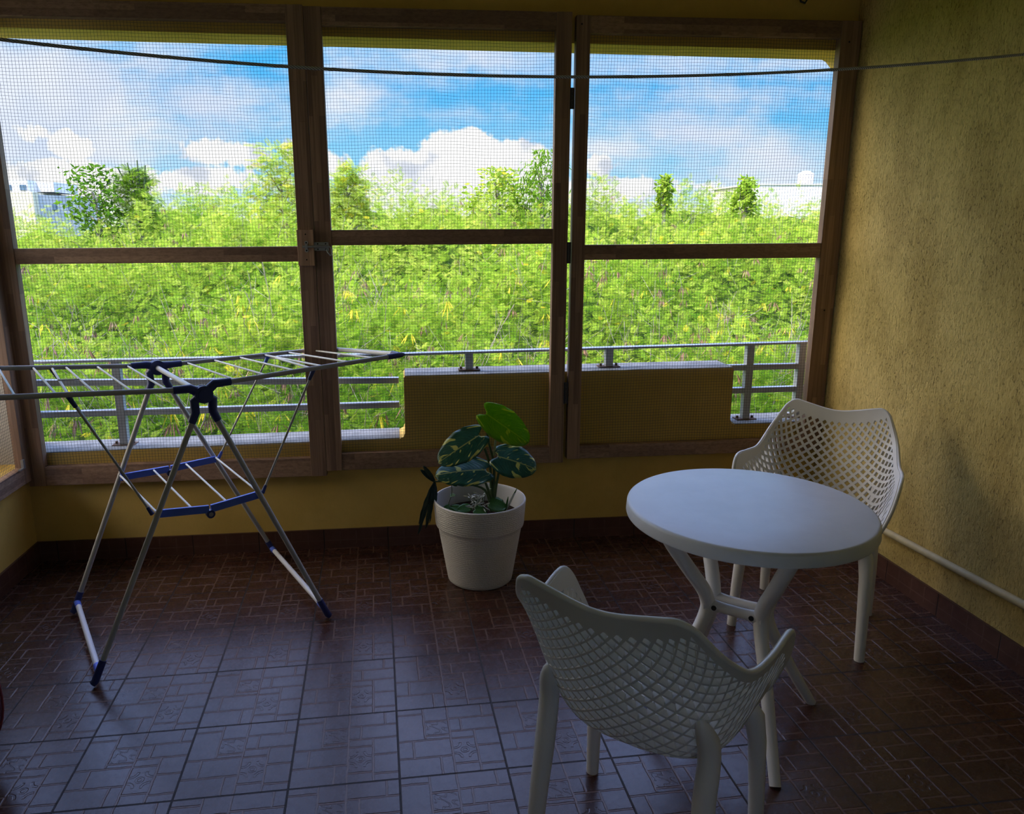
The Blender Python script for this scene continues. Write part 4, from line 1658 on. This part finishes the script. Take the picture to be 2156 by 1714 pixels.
# twigs and dry pods belong to the thicket
q = MB()
for k in range(650):
    d = random.uniform(5.2, 16) if k % 3 else random.uniform(5.2, 9)
    g = random.uniform(-.7, .66)
    xx, yy = CAM.x + g * d, CAM.y + d
    zz = float(canopy_z(np.array(xx), np.array(yy)))
    p0 = Vector((xx, yy, zz - random.uniform(.3, .6)))
    p1 = p0 + Vector((random.gauss(0, .22), random.gauss(0, .2) - .08, random.uniform(.45, .9)))
    pm = (p0 + p1) / 2 + Vector((random.gauss(0, .05), random.gauss(0, .05), 0))
    r_ = random.uniform(.002, .0052)
    q.tube([p0, pm, p1], [r_, r_ * .8, r_ * .4], 5, caps=False)
    for m_ in range(random.randint(1, 3)):
        s0 = lerp(p0, p1, random.uniform(.3, .8))
        q.tube([s0, s0 + Vector((random.gauss(0, .15), random.gauss(0, .12), random.uniform(.05, .3)))], r_ * .5, 4, caps=False)
q.build('twigs', M_TWIG, th)['kind'] = 'stuff'
q = MB()
for k in range(470):
    d = random.uniform(5.2, 9.5) if k % 3 else random.uniform(9, 15)
    g = random.uniform(-.7, .66)
    xx, yy = CAM.x + g * d, CAM.y + d
    zz = float(canopy_z(np.array(xx), np.array(yy))) + random.uniform(-.05, .22)
    for m_ in range(random.randint(3, 13)):
        a, rr_ = random.uniform(0, 6.28), random.uniform(.01, .07)
        tp = Vector((xx + math.cos(a) * .02, yy + math.sin(a) * .02, zz))
        bt = tp + Vector((math.cos(a) * rr_, math.sin(a) * rr_, -random.uniform(.06, .15)))
        wv = Vector((random.gauss(0, 1), random.gauss(0, 1), 0)).normalized() * .0062
        mm = (tp + bt) / 2
        q.add([tp, mm + wv, bt, mm - wv], [(0, 1, 2, 3)])
q.build('seed_pods', M_POD, th)['kind'] = 'stuff'
q = MB()
for k in range(150):
    d = random.uniform(5.2, 9.5)
    g = random.uniform(-.7, .66)
    xx, yy = CAM.x + g * d, CAM.y + d
    zz = float(canopy_z(np.array(xx), np.array(yy))) + random.uniform(-.1, .2)
    for m_ in range(random.randint(3, 9)):
        a, rr_ = random.uniform(0, 6.28), random.uniform(.01, .09)
        tp = Vector((xx + math.cos(a) * .02, yy + math.sin(a) * .02, zz))
        bt = tp + Vector((math.cos(a) * rr_, math.sin(a) * rr_, -random.uniform(.06, .14)))
        wv = Vector((random.gauss(0, 1), random.gauss(0, 1), 0)).normalized() * .007
        mm = (tp + bt) / 2
        q.add([tp, mm + wv, bt, mm - wv], [(0, 1, 2, 3)])
q.build('yellow_leaflets', M_YELLOWLEAF, th)['kind'] = 'stuff'


def tree(name, label, gxc, d, ztop, zbot, width, n_leaf, style, tone, group='trees on the skyline', seed=1):
    """one tree standing out of the thicket: trunk with branches and a crown"""
    rng = np.random.default_rng(seed)
    x0, y0_ = CAM.x + gxc * d, CAM.y + d
    zt, zb = CAM.z + ztop * d, CAM.z + zbot * d
    ww = width * d
    t_ = thing(name, label, 'tree', (x0, y0_, zb - 1.6), group)
    q = MB()
    q.tube([(x0, y0_, zb - 1.6), (x0 + ww * .05, y0_, zb), (x0 - ww * .03, y0_, lerp(zb, zt, .55))], [.05, .04, .02], 8)
    ends = []
    nb_ = 9
    zb -= min(.028, width * .5) * d
    for k in range(nb_):
        a = 2.4 * k + rng.uniform(-.3, .3)
        zz = lerp(zb, zt, .05 + .72 * k / nb_)
        e = (x0 + ww * .42 * math.cos(a) * (1 - .35 * k / nb_), y0_ + ww * .42 * math.sin(a), zz + (zt - zb) * .12)
        s0 = (x0, y0_, lerp(zb, zt, .02 + .6 * k / nb_))
        q.tube([s0, tuple(lerp(s0[i], e[i], .5) + (0, 0, .03)[i] for i in range(3)), e], [.018, .012, .006], 6)
        ends.append(e)
    ends.append((x0, y0_, zt - (zt - zb) * .08))
    q.build('trunk', M_TWIG, t_)
    ends = np.array(ends)
    n_leaf = int(n_leaf * 1.9)
    idx = rng.integers(0, len(ends), n_leaf)
    sp_ = (zt - zb) * (.16 if style == 'airy' else .20)
    pos = ends[idx] + rng.normal(0, 1, (n_leaf, 3)) * np.array([ww * .13, ww * .13, sp_ * .55])
    pos[:, 2] = np.minimum(pos[:, 2], zt)
    if style == 'feather':
        az = rng.uniform(0, 6.28, n_leaf)
        dv = np.stack([np.cos(az), np.sin(az), rng.normal(.1, .5, n_leaf)], 1)
        nr = np.stack([rng.normal(0, .5, n_leaf), rng.normal(-.3, .5, n_leaf), np.ones(n_leaf)], 1)
        V, Q, tn = fronds(pos, dv, nr, rng.uniform(.13, .2, n_leaf), np.clip(rng.normal(tone, .1, n_leaf), 0, 1))
    else:
        L_ = rng.uniform(.10, .17, n_leaf) if style == 'airy' else rng.uniform(.08, .16, n_leaf)
        wd = L_ * (.22 if style == 'airy' else .48)
        az = rng.uniform(0, 6.28, n_leaf)
        el = rng.normal(-.7 if style == 'airy' else -.15, .45, n_leaf)
        dv = np.stack([np.cos(az) * np.cos(el), np.sin(az) * np.cos(el), np.sin(el)], 1)
        sd_ = np.cross(dv, np.stack([rng.normal(0, .6, n_leaf), rng.normal(-.4, .6, n_leaf), np.ones(n_leaf)], 1))
        sd_ /= np.linalg.norm(sd_, axis=1)[:, None]
        m_ = pos + dv * (L_ * .45)[:, None]
        V = np.stack([pos, m_ + sd_ * (wd / 2)[:, None], pos + dv * L_[:, None], m_ - sd_ * (wd / 2)[:, None]], 1).reshape(-1, 3)
        Q = np.arange(len(V)).reshape(-1, 4)
        tn = np.repeat(np.clip(rng.normal(tone, .12, n_leaf), 0, 1), 4)
    np_mesh('crown', V, Q, M_GREEN, t_, tone=tn)


tree('leafy_tree', 'dark green broad-leaved tree standing beside the white house', -.372, 15.5, .079, .012, .062, 520, 'broad', .24, seed=3)
tree('stub_tree', 'pollarded tree with bare upright stubs right of the dark leafy tree', -.322, 16.0, .075, .02, .040, 420, 'feather', .50, seed=4)
tree('tall_shrub', 'tall yellow-green shrub rising left of the thick timber post', -.145, 14.5, .102, .02, .070, 420, 'feather', .80, seed=5)
tree('tall_shrub', 'rounded shrub top just right of the thick timber post', -.063, 15.0, .079, .02, .050, 420, 'feather', .80, seed=6)
tree('leafy_shrub', 'yellow-green leafy shrub below the big white cloud', .128, 15.5, .077, .035, .072, 620, 'broad', .70, seed=7)
tree('willowy_tree', 'airy tree with drooping narrow leaves left of the hinged post', .186, 15.0, .101, .035, .062, 620, 'airy', .38, seed=8)
tree('leafy_shrub', 'small upright leafy shrub at the centre of the right screen', .352, 15.5, .068, .03, .018, 240, 'broad', .62, seed=9)
tree('leafy_shrub', 'round yellow-green bush in front of the long white wall', .463, 15.5, .066, .03, .030, 380, 'broad', .60, seed=10)
# bare stubs of the pollarded tree
stub = [o for o in bpy.data.objects if o.name == 'stub_tree'][0]
q = MB()
d = 15.9
for g0, z0_, g1, z1_ in ((-.325, .055, -.329, .083), (-.318, .055, -.317, .086), (-.312, .052, -.308, .080), (-.330, .05, -.341, .078)):
    q.tube([(CAM.x + g0 * d, CAM.y + d, CAM.z + z0_ * d), (CAM.x + g1 * d, CAM.y + d, CAM.z + z1_ * d)], [.022, .012], 8)
build_islands(q, 'bare_stub', M_STEM, stub)


def dirpt(u_, v_, d):
    """a point at distance d along the y axis, on the view line of a photo pixel"""
    rx_ = (u_ - 998.83) / 1577.92
    ry_ = (v_ - 846.55) / 1577.92
    dv = right * rx_ - up * ry_ + fwd
    return CAM + dv * (d / dv.y)


D = 55.0
hs = thing('house', 'pale house with flat roofs beyond the thicket at the left', 'house', dirpt(60, 470, D))


def hbox(name, u0, u1, v0, v1, mat, parent, dep=6.0, d=D, skew=0.0):
    a, b_ = dirpt(u0, v1, d), dirpt(u1, v0, d)
    if v1 >= 480:
        a.z = -3.0
    q = MB()
    q.hexa([(a.x, a.y, a.z), (b_.x, a.y + skew, a.z), (b_.x, a.y + dep, a.z), (a.x, a.y + dep, a.z), (a.x, a.y, b_.z), (b_.x, a.y + skew, b_.z), (b_.x, a.y + dep, b_.z), (a.x, a.y + dep, b_.z)])
    return q.build(name, mat, parent)


hbox('lower_storey', -60, 68, 404, 520, M_HCREAM, hs)
hbox('side_wing', 68, 150, 409, 520, M_HSHADE, hs, 5.0, D, 4.5)
up_s = hbox('upper_storey', -60, 57, 379, 404, M_WHITE, hs, 5.0, D + .3)
hbox('upper_wing', 57, 112, 383, 404, M_WHITE, hs, 4.0, D + 1.5)
wn = hbox('window', 42, 53, 389, 401, M_GLASSD, hs, .3, D + .2)
hbox('window', 8, 22, 389, 401, M_GLASSD, hs, .3, D + .2)
hbox('window', 104, 116, 430, 442, M_GLASSD, hs, 3.0, D + 1.5)
hbox('window', 134, 144, 430, 442, M_GLASSD, hs, 3.0, D + 2.5)
D2 = 60.0
wh = thing('building', 'long low white building beyond the thicket at the right', 'building', dirpt(1680, 440, D2))
hbox('wall', 1583, 1790, 388.5, 480, M_WHITE, wh, 8.0, D2)
hbox('roof_edge', 1581, 1792, 386.5, 389.5, M_WHITE, wh, 8.2, D2 - .1)
tk = thing('water_tank', 'white round water tank standing on the low white building', 'water tank', dirpt(1695, 387, D2 + 2))
a = dirpt(1695, 387.5, D2 + 3.0)
a.z = dirpt(1695, 386.5, D2 - .1).z
rr_ = 15.0 * (D2 + 6) / 1577.92
q = MB()
hgt = dirpt(1695, 368, D2 + 3).z - a.z
q.lathe([(.001, 0), (rr_, 0), (rr_, hgt), (rr_ * 1.04, hgt), (rr_ * 1.04, hgt + .06), (rr_ * .62, hgt + .22), (rr_ * .5, hgt + .30), (.001, hgt + .30)], a, 40)
q.build('tank_body', M_WHITE, tk)

# daylight via both screens and the added back opening: light portals guide the sampling
for nm, loc, rot, sx, sy in (('portal_far', (.27, WY + WT + .02, 1.53), (math.radians(-90), 0, 0), 4.1, 1.95), ('portal_left', (XL - .21, .39, 1.5), (0, math.radians(-90), 0), 1.95, .74), ('portal_back', (.225, YB - .21, 1.8), (math.radians(90), 0, 0), .75, .70)):
    ld = bpy.data.lights.new(nm, 'AREA')
    ld.shape = 'RECTANGLE'
    ld.size, ld.size_y = sx, sy
    ld.energy = 1
    ld.cycles.is_portal = True
    lo_ = bpy.data.objects.new(nm, ld)
    lo_.location, lo_.rotation_euler = loc, rot
    COL.objects.link(lo_)
